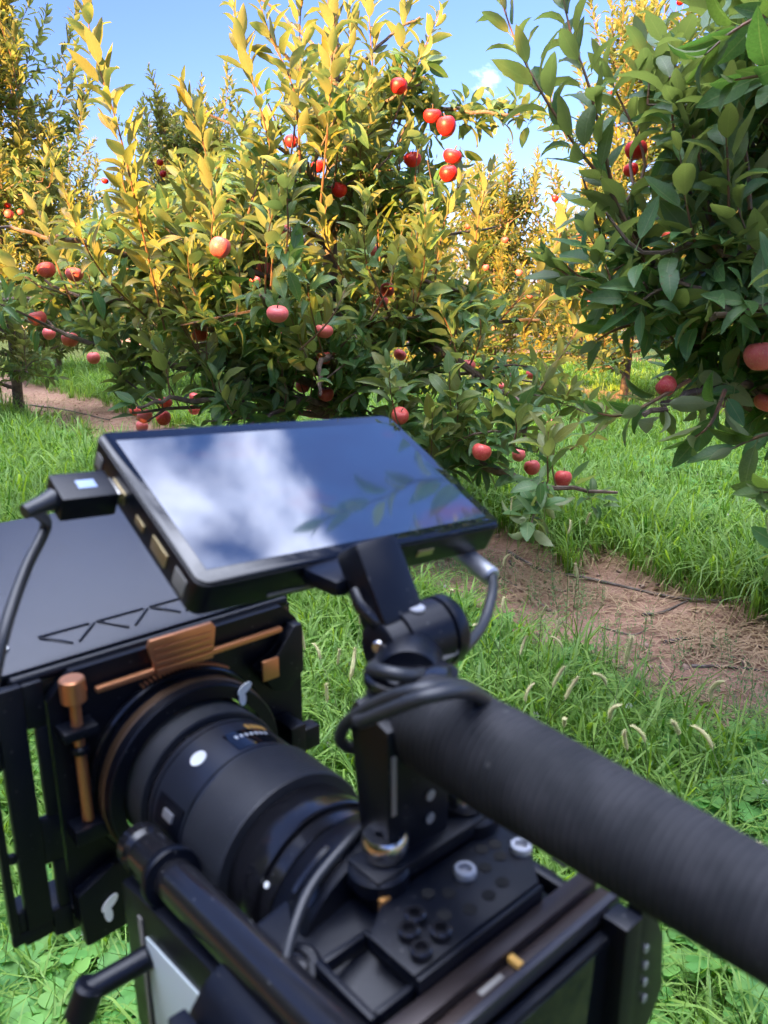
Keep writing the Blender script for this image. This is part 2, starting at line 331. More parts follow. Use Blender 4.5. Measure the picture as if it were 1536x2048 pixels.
def apple_mat():
    m = bpy.data.materials.new('apple_skin'); m.use_nodes = True; t = m.node_tree; b = t.nodes['Principled BSDF']; L = t.links
    oi = t.nodes.new('ShaderNodeObjectInfo'); co = t.nodes.new('ShaderNodeTexCoord')
    mpn = t.nodes.new('ShaderNodeMapping'); mpn.inputs['Scale'].default_value = (9, 9, 1.2); L.new(co.outputs['Object'], mpn.inputs[0]); 
    add = t.nodes.new('ShaderNodeVectorMath'); L.new(mpn.outputs[0], add.inputs[0]); 
    cmb = t.nodes.new('ShaderNodeCombineXYZ'); mu = t.nodes.new('ShaderNodeMath'); mu.operation = 'MULTIPLY'; mu.inputs[1].default_value = 40; L.new(oi.outputs['Random'], mu.inputs[0])
    L.new(mu.outputs[0], cmb.inputs[0]); L.new(mu.outputs[0], cmb.inputs[2]); L.new(cmb.outputs[0], add.inputs[1])
    st = t.nodes.new('ShaderNodeTexNoise'); st.inputs['Scale'].default_value = 6; st.inputs['Detail'].default_value = 5; L.new(add.outputs[0], st.inputs['Vector'])
    bl = t.nodes.new('ShaderNodeTexNoise'); bl.inputs['Scale'].default_value = 14; L.new(co.outputs['Object'], bl.inputs['Vector'])
    sm = t.nodes.new('ShaderNodeMath'); sm.operation = 'MULTIPLY_ADD'; sm.inputs[1].default_value = .6; L.new(bl.outputs['Fac'], sm.inputs[0]); L.new(st.outputs['Fac'], sm.inputs[2])
    rp = t.nodes.new('ShaderNodeValToRGB'); L.new(sm.outputs[0], rp.inputs['Fac']); el = rp.color_ramp.elements
    el[0].position = .55; el[0].color = (.66, .32, .12, 1); el[1].position = .95; el[1].color = (.62, .025, .032, 1)
    e = el.new(.70); e.color = (.66, .085, .065, 1)
    # each fruit leans to crimson or to pinkish orange
    m2 = t.nodes.new('ShaderNodeMixRGB'); fr = t.nodes.new('ShaderNodeMath'); fr.operation = 'MULTIPLY'; fr.inputs[1].default_value = .55
    L.new(oi.outputs['Random'], fr.inputs[0]); L.new(fr.outputs[0], m2.inputs['Fac']); L.new(rp.outputs['Color'], m2.inputs['Color1']); m2.inputs['Color2'].default_value = (.76, .20, .18, 1)
    # pale lenticels
    vo = t.nodes.new('ShaderNodeTexVoronoi'); vo.inputs['Scale'].default_value = 190; L.new(co.outputs['Object'], vo.inputs['Vector'])
    lt = t.nodes.new('ShaderNodeMapRange'); lt.inputs['From Min'].default_value = .10; lt.inputs['From Max'].default_value = .22; lt.inputs['To Min'].default_value = .2; lt.inputs['To Max'].default_value = 0
    L.new(vo.outputs['Distance'], lt.inputs['Value']); m3 = t.nodes.new('ShaderNodeMixRGB'); L.new(lt.outputs[0], m3.inputs['Fac']); L.new(m2.outputs[0], m3.inputs['Color1']); m3.inputs['Color2'].default_value = (.75, .5, .35, 1)
    L.new(m3.outputs[0], b.inputs['Base Color']); b.inputs['Roughness'].default_value = .42; b.inputs['Specular IOR Level'].default_value = .45
    b.inputs['Subsurface Weight'].default_value = 0
    return m
M_apple = apple_mat(); M_apple.name = 'coral_apple_skin'
M_crimson = apple_mat(); M_crimson.name = 'crimson_apple_skin'
for n_ in M_crimson.node_tree.nodes:
    if n_.type == 'VALTORGB':
        for e_, c_ in zip(n_.color_ramp.elements, ((.62, .10, .03), (.60, .012, .010), (.55, .004, .006))): e_.color = (*c_, 1)
    if n_.type == 'MIX_RGB' and abs(n_.inputs['Color2'].default_value[1]-.19) < .05: n_.inputs['Color2'].default_value = (.60, .02, .02, 1)
M_stalk = mat('apple_stalk', (.13, .08, .04), .8)

# ---------------------------------------------------------------- ground
def gz(X, Y):
    c = rowc(X, Y); q = np.abs(((c - 2.68 + 560 + 2.8) % 5.6) - 2.8)
    near = np.exp(-((X/9)**4)) * np.exp(-(((Y-3)/12)**4))
    return near*(.02*np.sin(3.1*X+1)*np.sin(2.7*Y) + .012*np.sin(9*X+2*Y)*np.sin(7*Y-X)) - .03*np.exp(-(q/.45)**2)*near
def make_ground():
    xs = np.concatenate([-np.geomspace(600, 8, 14), np.linspace(-7.5, 7.5, 151), np.geomspace(8, 600, 14)])
    ys = np.concatenate([-np.geomspace(600, 5, 12), np.linspace(-4.5, 14, 186), np.geomspace(14.5, 900, 18)])
    X, Y = np.meshgrid(xs, ys); c = rowc(X, Y)
    q = np.abs(((c - 2.68 + 560 + 2.8) % 5.6) - 2.8)
    near = np.exp(-((X/9)**4)) * np.exp(-(((Y-3)/12)**4))
    Z = near*(.02*np.sin(3.1*X+1)*np.sin(2.7*Y) + .012*np.sin(9*X+2*Y)*np.sin(7*Y-X)) - .03*np.exp(-(q/.45)**2)*near
    V = np.stack([X, Y, Z], -1).reshape(-1, 3); ny, nx = X.shape
    i = (np.arange(ny-1)[:, None]*nx + np.arange(nx-1)[None]).ravel(); F = np.stack([i, i+1, i+nx+1, i+nx], 1)
    o = link('ground', mesh_np('ground', V, F, M_ground)); o['kind'] = 'structure'; return o
make_ground()

# ---------------------------------------------------------------- leaves, vectorised
def leaf_template(fold, curl, wav, wid=.42, fine=True):
    ts = [0, .10, .28, .50, .72, .90, 1.0] if fine else [0, .22, .6, 1.0]
    V = []; U = []; F = []
    def wd(t): return wid*.5*(math.sin(math.pi*min(1, t**.82))**.85)*(1.06 - .12*t)
    rows = []
    for i, t in enumerate(ts):
        a = curl*t; y = math.sin(a)/curl if abs(curl) > 1e-3 else t; z = -(1-math.cos(a))/curl if abs(curl) > 1e-3 else 0
        ny, nz_ = math.sin(a), math.cos(a)
        if i in (0, len(ts)-1): V.append((0, y, z)); U.append((0, t, 0)); rows.append([len(V)-1]); continue
        wdt = wd(t); r = []
        for s_ in (-1, 0, 1):
            h = abs(s_)*wdt*math.sin(fold) + (wav*math.sin(t*15 + s_*1.3)*abs(s_))
            V.append((s_*wdt*math.cos(fold), y + ny*h, z + nz_*h)); U.append((s_, t, 0)); r.append(len(V)-1)
        rows.append(r)
    for a, b in zip(rows[:-1], rows[1:]):
        if len(a) == 1: F += [(a[0], b[1], b[0]), (a[0], b[2], b[1])]
        elif len(b) == 1: F += [(a[0], a[1], b[0]), (a[1], a[2], b[0])]
        else: F += [(a[0], a[1], b[1]), (a[0], b[1], b[0]), (a[1], a[2], b[2]), (a[1], b[2], b[1])]
    if fine:      # the stalk of the leaf
        k = len(V); V += [(-.012, -.26, -.02), (.012, -.26, -.02), (.012, .06, .0), (-.012, .06, .0)]; U += [(0, 0, 0)]*4; F += [(k, k+1, k+2), (k, k+2, k+3)]
        for j in range(len(V)): pass
    return np.array(V, float), np.array(F), np.array(U, float)
FINE = [leaf_template(f, c, w_, wd) for f, c, w_, wd in ((.35, .55, .012, .40), (.6, .9, .016, .38), (.2, .25, .02, .45), (.8, 1.25, .01, .37), (.45, -.2, .022, .42), (.28, 1.0, .026, .47))]
COARSE = [leaf_template(f, c, 0, .42, False) for f, c in ((.35, .6), (.6, 1.0), (.25, .2))]

ENV = None
APPLES = []
class Leaves:
    def __init__(s): s.P = []; s.D = []; s.N = []; s.L = []; s.T = []
    def add(s, p, d, n, l, t, free=False):
        if ENV is not None and not free and not ENV(p): return
        s.P.append(p); s.D.append(d); s.N.append(n); s.L.append(l); s.T.append(t)
    def arrays(s):
        P = np.array(s.P, float); D = np.array(s.D, float); N = np.array(s.N, float)
        D /= np.linalg.norm(D, axis=1, keepdims=True)+1e-9; N -= (N*D).sum(1, keepdims=True)*D
        bad = np.linalg.norm(N, axis=1) < 1e-3; N[bad] = np.cross(D[bad], [.3, .5, .8]); N /= np.linalg.norm(N, axis=1, keepdims=True)+1e-9
        return P, D, N, np.array(s.L), np.array(s.T)
def build_leaves(arr, temps, name, material):
    P, D, N, L, T = arr; X = np.cross(D, N); Vs = []; Fs = []; Ts = []; Us = []; off = 0
    var = RNG.integers(0, len(temps), len(P))
    for k, (tv, tf, tu) in enumerate(temps):
        m = var == k
        if not m.any(): continue
        n = m.sum(); sc = L[m][:, None, None]
        V = P[m][:, None] + sc*(tv[None, :, 0:1]*X[m][:, None] + (tv[None, :, 1:2] + .22)*D[m][:, None] + tv[None, :, 2:3]*N[m][:, None])
        F = tf[None] + (np.arange(n)*len(tv))[:, None, None] + off
        Vs.append(V.reshape(-1, 3)); Fs.append(F.reshape(-1, 3)); Ts.append(np.repeat(T[m], len(tv))); Us.append(np.tile(tu, (n, 1))); off += n*len(tv)
    return mesh_np(name, np.concatenate(Vs), np.concatenate(Fs), material, True, np.concatenate(Ts), np.concatenate(Us))
def clear_apples(P, D, L):
    # leaves that would hang right in front of a fruit are turned away
    keep = np.ones(len(P), bool)
    for f_, fr_ in ((.35, .96), (.75, .96), (1.1, .9)):
        x, y, z = w2px(P + D*(L*f_)[:, None])
        for (ax, ay, ad, az) in APPLES:
            m = (np.hypot(x-ax, y-ay) < ad*.5+9) & (z < az+.06) & (z > az-1.6) & (RNG.random(len(P)) < fr_); keep &= ~m
    return keep
def rv(s=1.0): return RNG.normal(0, s, 3)
def unit(v): v = np.asarray(v, float); return v/(np.linalg.norm(v)+1e-9)

# ---------------------------------------------------------------- apple tree generator
UPV = np.array([0, 0, 1.0])
def shoot(LV, TW, pts, r0=.0045, leaf=.115, gap=.024, start=.08, tint=(.45, 1.0), free=False):
    """a long upright shoot with leaves spiralling up it"""
    if ENV is not None and not free and not (ENV(pts[-1]) and ENV(pts[0])): return
    P = [Vector(p) for p in pts]; P, _ = smooth_path(P, [1]*len(P), 4); P = np.array([tuple(p) for p in P])
    seg = np.linalg.norm(np.diff(P, axis=0), axis=1); cum = np.r_[0, np.cumsum(seg)]; Lt = cum[-1]
    TW.tube(P, list(np.linspace(r0, .0015, len(P))), 5)
    ph = RNG.uniform(0, 6.28); s_ = start*Lt
    while s_ < Lt:
        u = s_/Lt; p = np.array([np.interp(s_, cum, P[:, i]) for i in range(3)])
        i = min(np.searchsorted(cum, s_), len(P)-1); ax = unit(P[i]-P[max(i-1, 0)])
        ph += 2.4 + RNG.normal(0, .25); o1 = unit(np.cross(ax, [.31, .9, .12])); o2 = np.cross(ax, o1)
        rad = o1*math.cos(ph) + o2*math.sin(ph)
        op = RNG.uniform(.45, .95)*(1 - .55*u**3)
        d = ax*math.cos(op) + rad*math.sin(op) + rv(.10)
        n = ax*math.sin(op) - rad*math.cos(op) + rv(.28)
        sz = leaf*RNG.uniform(.8, 1.15)*(1 - .55*max(0, u-.72)/.28)*(.75 + .25*min(1, u*5))
        LV.add(p, d, n, sz, RNG.uniform(*tint), free); s_ += gap*RNG.uniform(.75, 1.3)*(1-.4*u)
def rosette(LV, p, ax, leaf, n=6, tint=(0, .55)):
    ax = unit(ax); o1 = unit(np.cross(ax, [.3, .7, .2])); o2 = np.cross(ax, o1); ph = RNG.uniform(0, 6.28)
    for k in range(n):
        ph += 2.4; op = RNG.uniform(.6, 1.5); rad = o1*math.cos(ph)+o2*math.sin(ph)
        d = ax*math.cos(op)+rad*math.sin(op) + rv(.18) - UPV*.12
        nn = ax*math.sin(op) - rad*math.cos(op) + UPV*.55 + rv(.30)
        LV.add(np.asarray(p)+rv(.012), d, nn, leaf*RNG.uniform(.65, 1.1), RNG.uniform(*tint))
def rosette_free(LV, *a, **k):
    global ENV
    e = ENV; ENV = None; rosette(LV, *a, **k); ENV = e
def limb(LV, WD, TW, pts, r0, r1=.006, leaf=.105, spur=.07, subs=5, sublen=.45, ups=4, uplen=(.25, .6), nleaf=6, tint=(0, .55), utint=(.3, .85), bare=.12):
    P = [Vector(tuple(p)) for p in pts]; P2, rs = smooth_path(P, list(np.linspace(r0, r1, len(P))), 5)
    A = np.array([tuple(p) for p in P2]); A[1:-1] += RNG.normal(0, .006, (len(A)-2, 3)); WD.tube(A, rs, 7)
    seg = np.linalg.norm(np.diff(A, axis=0), axis=1); cum = np.r_[0, np.cumsum(seg)]; Lt = cum[-1]
    def pt(s_): return np.array([np.interp(s_, cum, A[:, i]) for i in range(3)])
    def dr(s_): i = min(max(np.searchsorted(cum, s_), 1), len(A)-1); return unit(A[i]-A[i-1])
    s_ = bare*Lt
    while s_ < Lt: rosette(LV, pt(s_)+rv(.02), UPV*.8+rv(.6)+dr(s_)*.3, leaf, nleaf, tint); s_ += spur*RNG.uniform(.6, 1.4)
    for k in range(subs):
        u = RNG.uniform(.2, .98); p = pt(u*Lt); ax = dr(u*Lt); side = unit(np.cross(ax, UPV))*RNG.choice([-1, 1])
        d = unit(ax*.6 + side*RNG.uniform(.4, 1) + UPV*RNG.uniform(-.35, .55)); L = sublen*RNG.uniform(.6, 1.25)
        q = [p, p+d*L*.5+rv(.02), p+d*L + UPV*RNG.uniform(-.08, .10)]
        if ENV is not None and not ENV(q[2]): continue
        WD.tube(smooth_path([Vector(tuple(v)) for v in q], [1]*3, 3)[0], list(np.linspace(.008, .003, 7)), 5)
        m = int(L/spur)+1
        for j in range(m): t = (j+.7)/m; rosette(LV, p+d*L*t+rv(.015), UPV*.7+rv(.5)+d*.5, leaf, nleaf, tint)
        if RNG.random() < .55:
            b = q[2]; e = b + unit(d*.5+UPV*1.0+rv(.15))*RNG.uniform(*uplen)*.8
            shoot(LV, TW, [b, (b+e)/2+rv(.015), e], .004, leaf*1.05, .026, .05, utint)
    for k in range(ups):
        u = RNG.uniform(.25, 1.0); b = pt(u*Lt); h = RNG.uniform(*uplen); e = b + unit(UPV*1.0 + dr(u*Lt)*.35 + rv(.16))*h
        shoot(LV, TW, [b, (b+e)/2+rv(.02), e], .0045, leaf*1.08, .026, .06, utint)
def finish_tree(name, base, LV, WD, TW, label, group, trunkpts, tr0, tr1, leaf_parts=0, temps=FINE, lm=None, cut=None, named=()):
    lm = lm or M_leaf
    root = bpy.data.objects.new(name, None); COL.objects.link(root); root.location = base; root.empty_display_size = .2
    tag(root, label, 'apple tree', group); off = tuple(-np.array(base))
    T = MB(); P2, rs = smooth_path([Vector(tuple(p)) for p in trunkpts], list(np.linspace(tr0, tr1, len(trunkpts))), 5); T.tube(P2, rs, 14)
    link('trunk', T.mesh('trunk', M_bark), root, off); link('branches', WD.mesh('branches', M_bark), root, off); sh = link('shoots', TW.mesh('shoots', M_twig), root, off); sh['kind'] = 'stuff'
    for m in named: link('shoot', m.mesh('shoot', M_twig), root, off)
    arr = LV.arrays()
    k = clear_apples(arr[0], arr[1], arr[3])
    arr = tuple(a[k] for a in arr)
    if leaf_parts:
        P, D, N, L, Tn = arr; x, y, z = w2px(P + D*L[:, None]*.5); vis = (x > 0) & (x < 1536) & (y > 0) & (y < 2048) & (z > .3)
        score = np.where(vis, L/z, -1)*RNG.uniform(.85, 1.15, len(L)); idx = np.argsort(-score)[:leaf_parts]; idx = idx[score[idx] > 0]
        pool = {}
        for i in idx:
            ti = int(RNG.integers(0, len(temps))); tq = int(Tn[i]*5)
            if (ti, tq) not in pool: tv, tf, tu = temps[ti]; pool[(ti, tq)] = mesh_np('leaf', tv, tf, lm, True, np.full(len(tv), (tq+.5)/5), tu)
            o = bpy.data.objects.new('leaf', pool[(ti, tq)]); COL.objects.link(o); o.parent = root
            X = np.cross(D[i], N[i]); Mx = np.eye(4); Mx[:3, 0] = X*L[i]; Mx[:3, 1] = D[i]*L[i]; Mx[:3, 2] = N[i]*L[i]; Mx[:3, 3] = P[i]+D[i]*L[i]*.22-np.array(base)
            o.matrix_local = Matrix(Mx.tolist())
        keep = np.ones(len(L), bool); keep[idx] = False; arr = tuple(a[keep] for a in arr)
    f = link('foliage', build_leaves(arr, temps, 'foliage', lm), root, off); f['kind'] = 'stuff'
    print(name, 'leaves', len(arr[0])); return root
def named_shoot(LV, lst, pts, **k):
    m = MB(); shoot(LV, m, pts, free=True, **k); lst.append(m)
def generic_limbs(LV, WD, TW, base, H, n, h0, h1, lf, rmax, leaf, **k):
    az = RNG.uniform(0, 6.28)
    for i in range(n):
        u = (i+.5)/n; h = h0+(h1-h0)*u; az += 2.4+RNG.normal(0, .2); L = (rmax*(1-u) + .38*u)*RNG.uniform(.8, 1.15)
        d = np.array([math.cos(az), math.sin(az), 0]); rise = L*(.15+.75*u)
        p = np.array(base)+[0, 0, h]
        limb(LV, WD, TW, [p, p+d*L*.5+UPV*rise*.55, p+d*L+UPV*rise*(1-.35*(1-u))], .022*(1-.5*u), .005, leaf, **k)

# the fruit: pixel x, y, width in pixels, label
A1 = [
 (440, 495, 44, 'bright red sunlit apple among golden leaves left of the trunk'),
 (555, 628, 46, 'big red apple with pale base, centre left, hanging free above the dark leaves'),
 (648, 662, 38, 'pink apple half covered by leaves right of the big centre apple'),
 (648, 716, 34, 'pale pink apple directly below the half covered pink one'),
 (606, 772, 30, 'red apple behind leaves just above the orange one over the monitor'),
 (652, 789, 32, 'pink red apple just above the far edge of the monitor, middle'),
 (624, 827, 25, 'small orange apple touching the line of the far monitor edge'),
 (530, 540, 34, 'dull orange red apple in shadow above the big centre apple'),
 (509, 562, 24, 'dark apple tucked behind the dull orange one'),
 (568, 460, 26, 'small dark red apple under a leaf between the sunlit apple and the trunk'),
 (678, 380, 34, 'dark red apple hanging in front of the trunk near its top'),
 (745, 502, 26, 'crimson apple in deep shade right of the trunk'),
 (637, 333, 28, 'orange red apple behind leaves up left of the trunk top'),
 (583, 283, 28, 'red apple high on the left side of the middle tree crown'),
 (590, 325, 22, 'red apple hidden right below the high left crown apple'),
 (596, 178, 22, 'topmost orange apple on the left side of the middle tree crown'),
 (865, 232, 36, 'left of the two glowing red apples under the high right branch'),
 (893, 252, 40, 'largest glowing red apple under the high right branch'),
 (825, 319, 34, 'red apple on the left of the lower glowing group in the right crown'),
 (905, 313, 38, 'red apple with a leaf shadow across it, right crown'),
 (897, 347, 36, 'lowest dark red apple of the glowing right crown group'),
 (797, 172, 36, 'red apple on the high right branch nearest the tree top'),
 (93, 540, 36, 'orange pink apple, left one of a pair at the left edge'),
 (149, 549, 34, 'red apple, right one of a pair at the left edge'),
 (75, 637, 36, 'large pink apple hanging lowest left beside the picture edge'),
 (98, 667, 26, 'small pink apple just under the large pink one at left'),
 (140, 679, 32, 'apple with a dark crease at the lower left of the middle tree'),
 (187, 716, 27, 'small crimson apple alone above the grass at left'),
 (330, 805, 29, 'top crimson apple of the low cluster over the left monitor corner'),
 (290, 833, 31, 'left apple of the low cluster over the left monitor corner'),
 (327, 836, 30, 'right apple of the low cluster over the left monitor corner'),
 (270, 822, 24, 'apple half hidden at the far left of the low cluster'),
 (284, 853, 26, 'lowest apple of the cluster just behind the monitor corner'),
 (390, 795, 24, 'small dark red apple right of the low cluster'),
 (388, 820, 24, 'small shaded apple hanging below the small dark red one'),
 (400, 670, 32, 'orange red apple deep in leaves below the sunlit one'),
 (552, 670, 24, 'dark red apple under the big centre apple'),
 (775, 580, 30, 'orange apple right of the trunk in dark leaves'),
 (764, 604, 26, 'pink apple touching the orange one right of the trunk'),
 (800, 710, 28, 'crimson apple under the thick right limb'),
 (937, 731, 29, 'crimson apple at the bend of the right limb'),
 (800, 832, 38, 'bright coral apple standing out at the right far corner of the monitor'),
 (963, 904, 39, 'coral red apple on the low right branch right of the monitor'),
 (1037, 910, 28, 'orange red apple half behind a leaf on the low right branch'),
 (1064, 935, 32, 'deep red apple with its calyx up on the low right branch'),
 (1126, 957, 37, 'lowest bright apple at the end of the right branch over the grass'),
 (1105, 850, 26, 'red apple at the right tip of the bent branch'),
 (1108, 868, 20, 'dark red apple tucked beneath the one at the bent branch tip'),
 (1063, 748, 24, 'pink apple right of the bent branch'),
 (1027, 750, 24, 'crimson apple behind the top of the bent branch'),
 (1008, 773, 22, 'small shaded apple left of the bent branch top')]
APPLE_LIST = [(a, {}) for a in A1]
APPLE_LIST.append(((1333, 772, 45, 'pink apple alone at the left lower side of the near right tree'), dict(depth=2.0)))
APPLE_LIST.append(((1522, 712, 68, 'biggest apple, cut by the right picture edge'), dict(depth=1.9)))
APPLE_LIST.append(((1530, 806, 44, 'orange apple in shade below the biggest one at the right edge'), dict(depth=2.1)))
APPLE_LIST.append(((1272, 300, 46, 'orange lit apple behind leaves high in the near right tree'), dict(depth=2.35)))
APPLE_LIST.append(((1262, 340, 30, 'red lower apple just beneath the orange lit one in the near right tree'), dict(depth=2.45)))
for a in [(1330, 468, 20, 'pale pink apple seen between leaves of the near right tree', 3.2), (1478, 496, 18, 'small pink apple near the right edge, lower of two', 4), (1463, 470, 20, 'small pink apple near the right edge, upper of two', 4),
          (1290, 433, 16, 'tiny pink apple left of the pale pink one', 5), (1482, 180, 24, 'red sunlit apple near the top right corner', 4), (1434, 268, 18, 'small orange apple in the upper right leaves', 5),
          (18, 428, 18, 'small red apple on the left edge tree, larger of two', 7.2), (41, 424, 13, 'small dark red apple on the left edge tree, right of the larger', 7.2), (15, 411, 13, 'orange apple just above the small red one at the left edge', 7.4)]:
    APPLE_LIST.append((a[:4], dict(depth=a[4], small=True)))
for (x, y) in [(858, 540), (838, 508), (1110, 397), (937, 452), (972, 535), (1178, 605), (1245, 548), (903, 657), (840, 200), (1038, 545), (1300, 610), (1385, 560), (1360, 5), (1425, 6), (1160, 470), (320, 325), (326, 348), (395, 350), (234, 478), (210, 362), (1010, 480), (1060, 590), (700, 390), (1220, 190)]:
    APPLE_LIST.append(((x, y, 14, 'small distant apple glimpsed among the background leaves'), dict(depth=8.6 if x > 600 else 9.3, small=True, group='small distant apples in the background trees')))

for a, kw in APPLE_LIST: APPLES.append((a[0], a[1], a[2], kw.get('depth') or FPX*.084/a[2]))

# ---- the main tree, in the middle of the picture
MB0 = np.array([-.28, 4.65, 0.0])
def main_tree():
    global ENV
    LV, WD, TW = Leaves(), MB(), MB(); g = MB0; NS = []
    def env(p):
        x, y, z = w2px(np.asarray(p))
        lo = np.interp(y, [0, 120, 250, 330, 420, 520, 640, 720, 760, 860], [600, 570, 470, 330, 230, 60, -60, -60, 210, 250])
        hi = np.interp(y, [-60, 0, 120, 300, 420, 540, 620, 760, 900, 1000], [780, 830, 900, 900, 870, 900, 1060, 1160, 1240, 1260])
        return y > 95 and lo < x < hi and not (y < 300 and 905 < x) and not (p[2] < (.10 if x > 950 else .26)) and not (625 < x < 705 and 440 < y < 545 and z < 4.6)
    ENV = env
    tp = [g, g+[.01, 0, .8], g+[-.02, .01, 1.5], g+[.02, 0, 2.3], g+[0, 0, 3.1]]
    T = lambda h: g+np.array([0, 0, h])
    k = dict(tint=(0, .2), utint=(.1, .75))
    L_ = [  # limbs read off the photograph: pixel x, y and depth in metres
        ([T(.75), at(800, 672, 4.3), at(905, 715, 4.0), at(985, 775, 3.8), at(1040, 810, 3.7), at(1052, 880, 3.6)], .03, 9, 2),
        ([T(.45), at(850, 880, 4.2), at(960, 930, 3.8), at(1060, 965, 3.6), at(1130, 975, 3.5), at(1235, 985, 3.45)], .028, 7, 1),
        ([T(.85), at(530, 700, 4.2), at(400, 650, 4.0), at(300, 600, 3.9), at(180, 600, 3.8), at(90, 560, 3.8)], .03, 9, 3),
        ([T(.70), at(520, 735, 4.1), at(370, 735, 3.9), at(230, 700, 3.8), at(120, 665, 3.75), at(50, 640, 3.7)], .026, 7, 1),
        ([T(.55), at(560, 790, 4.0), at(440, 800, 3.8), at(340, 800, 3.7), at(275, 815, 3.65)], .024, 6, 0),
        ([T(.9), at(590, 660, 4.0), at(550, 620, 3.5), at(520, 590, 3.2)], .024, 6, 3),
        ([T(.7), at(665, 720, 3.9), at(640, 730, 3.5), at(640, 790, 3.35)], .022, 6, 1),
        ([T(.8), at(760, 720, 4.0), at(790, 760, 3.7), at(800, 800, 3.6)], .02, 6, 1),
        ([T(2.0), at(760, 185, 4.3), at(840, 205, 4.2), at(920, 222, 4.1), at(1040, 228, 4.05)], .022, 5, 2),
        ([T(1.5), at(560, 430, 4.3), at(460, 400, 4.1), at(380, 330, 4.0)], .022, 7, 5),
        ([T(1.2), at(560, 560, 4.0), at(440, 520, 3.7), at(350, 480, 3.6)], .022, 7, 5),
        ([T(1.2), at(760, 540, 4.2), at(850, 560, 4.0), at(960, 600, 3.9)], .022, 7, 3),
        ([T(1.0), at(800, 640, 4.3), at(900, 640, 4.1), at(1000, 640, 4.0), at(1080, 640, 3.9)], .022, 6, 3),
        ([T(1.6), at(760, 430, 4.3), at(840, 430, 4.1), at(900, 400, 4.0)], .02, 7, 3),
        ([T(1.7), at(650, 400, 4.1), at(620, 350, 3.8), at(600, 300, 3.7)], .02, 6, 5),
        ([T(.6), at(620, 800, 4.1), at(560, 820, 3.8), at(500, 850, 3.7)], .02, 6, 0),
        ([T(.6), at(720, 840, 4.3), at(760, 880, 4.1), at(850, 900, 3.9)], .02, 6, 0),
        ([T(1.1), at(420, 560, 4.2), at(220, 500, 3.9), at(90, 470, 3.8), at(-20, 450, 3.8)], .024, 10, 4),
        ([T(.8), at(400, 640, 4.3), at(200, 620, 4.0), at(60, 600, 3.9), at(-60, 600, 3.9)], .024, 10, 3),
        ([T(1.0), at(400, 600, 4.6), at(250, 500, 4.6), at(150, 480, 4.6)], .02, 7, 3),
    ]
    for pts, r, sb, up in L_: limb(LV, WD, TW, pts, r, .006, .122, .080, sb, .42, up+2, (.2, .5), 6, **k)
    for x_ in range(700, 1060, 22):
        for q_ in range(2): rosette_free(LV, at(x_+RNG.normal(0, 8), np.interp(x_, [700, 760, 840, 920, 1040], [200, 185, 205, 222, 228])+RNG.normal(6, 14), 4.15), UPV+rv(.6), .12, 6)
    for x_ in range(820, 930, 12): rosette_free(LV, at(x_, RNG.uniform(260, 400), 4.15+RNG.normal(0, .08)), -UPV+rv(.5), .12, 6)
    generic_limbs(LV, WD, TW, g, 3.3, 17, .5, 2.6, 0, 1.2, .115, spur=.10, subs=4, sublen=.4, ups=7, uplen=(.25, .6), nleaf=6, tint=(0, .22), utint=(.1, .75))
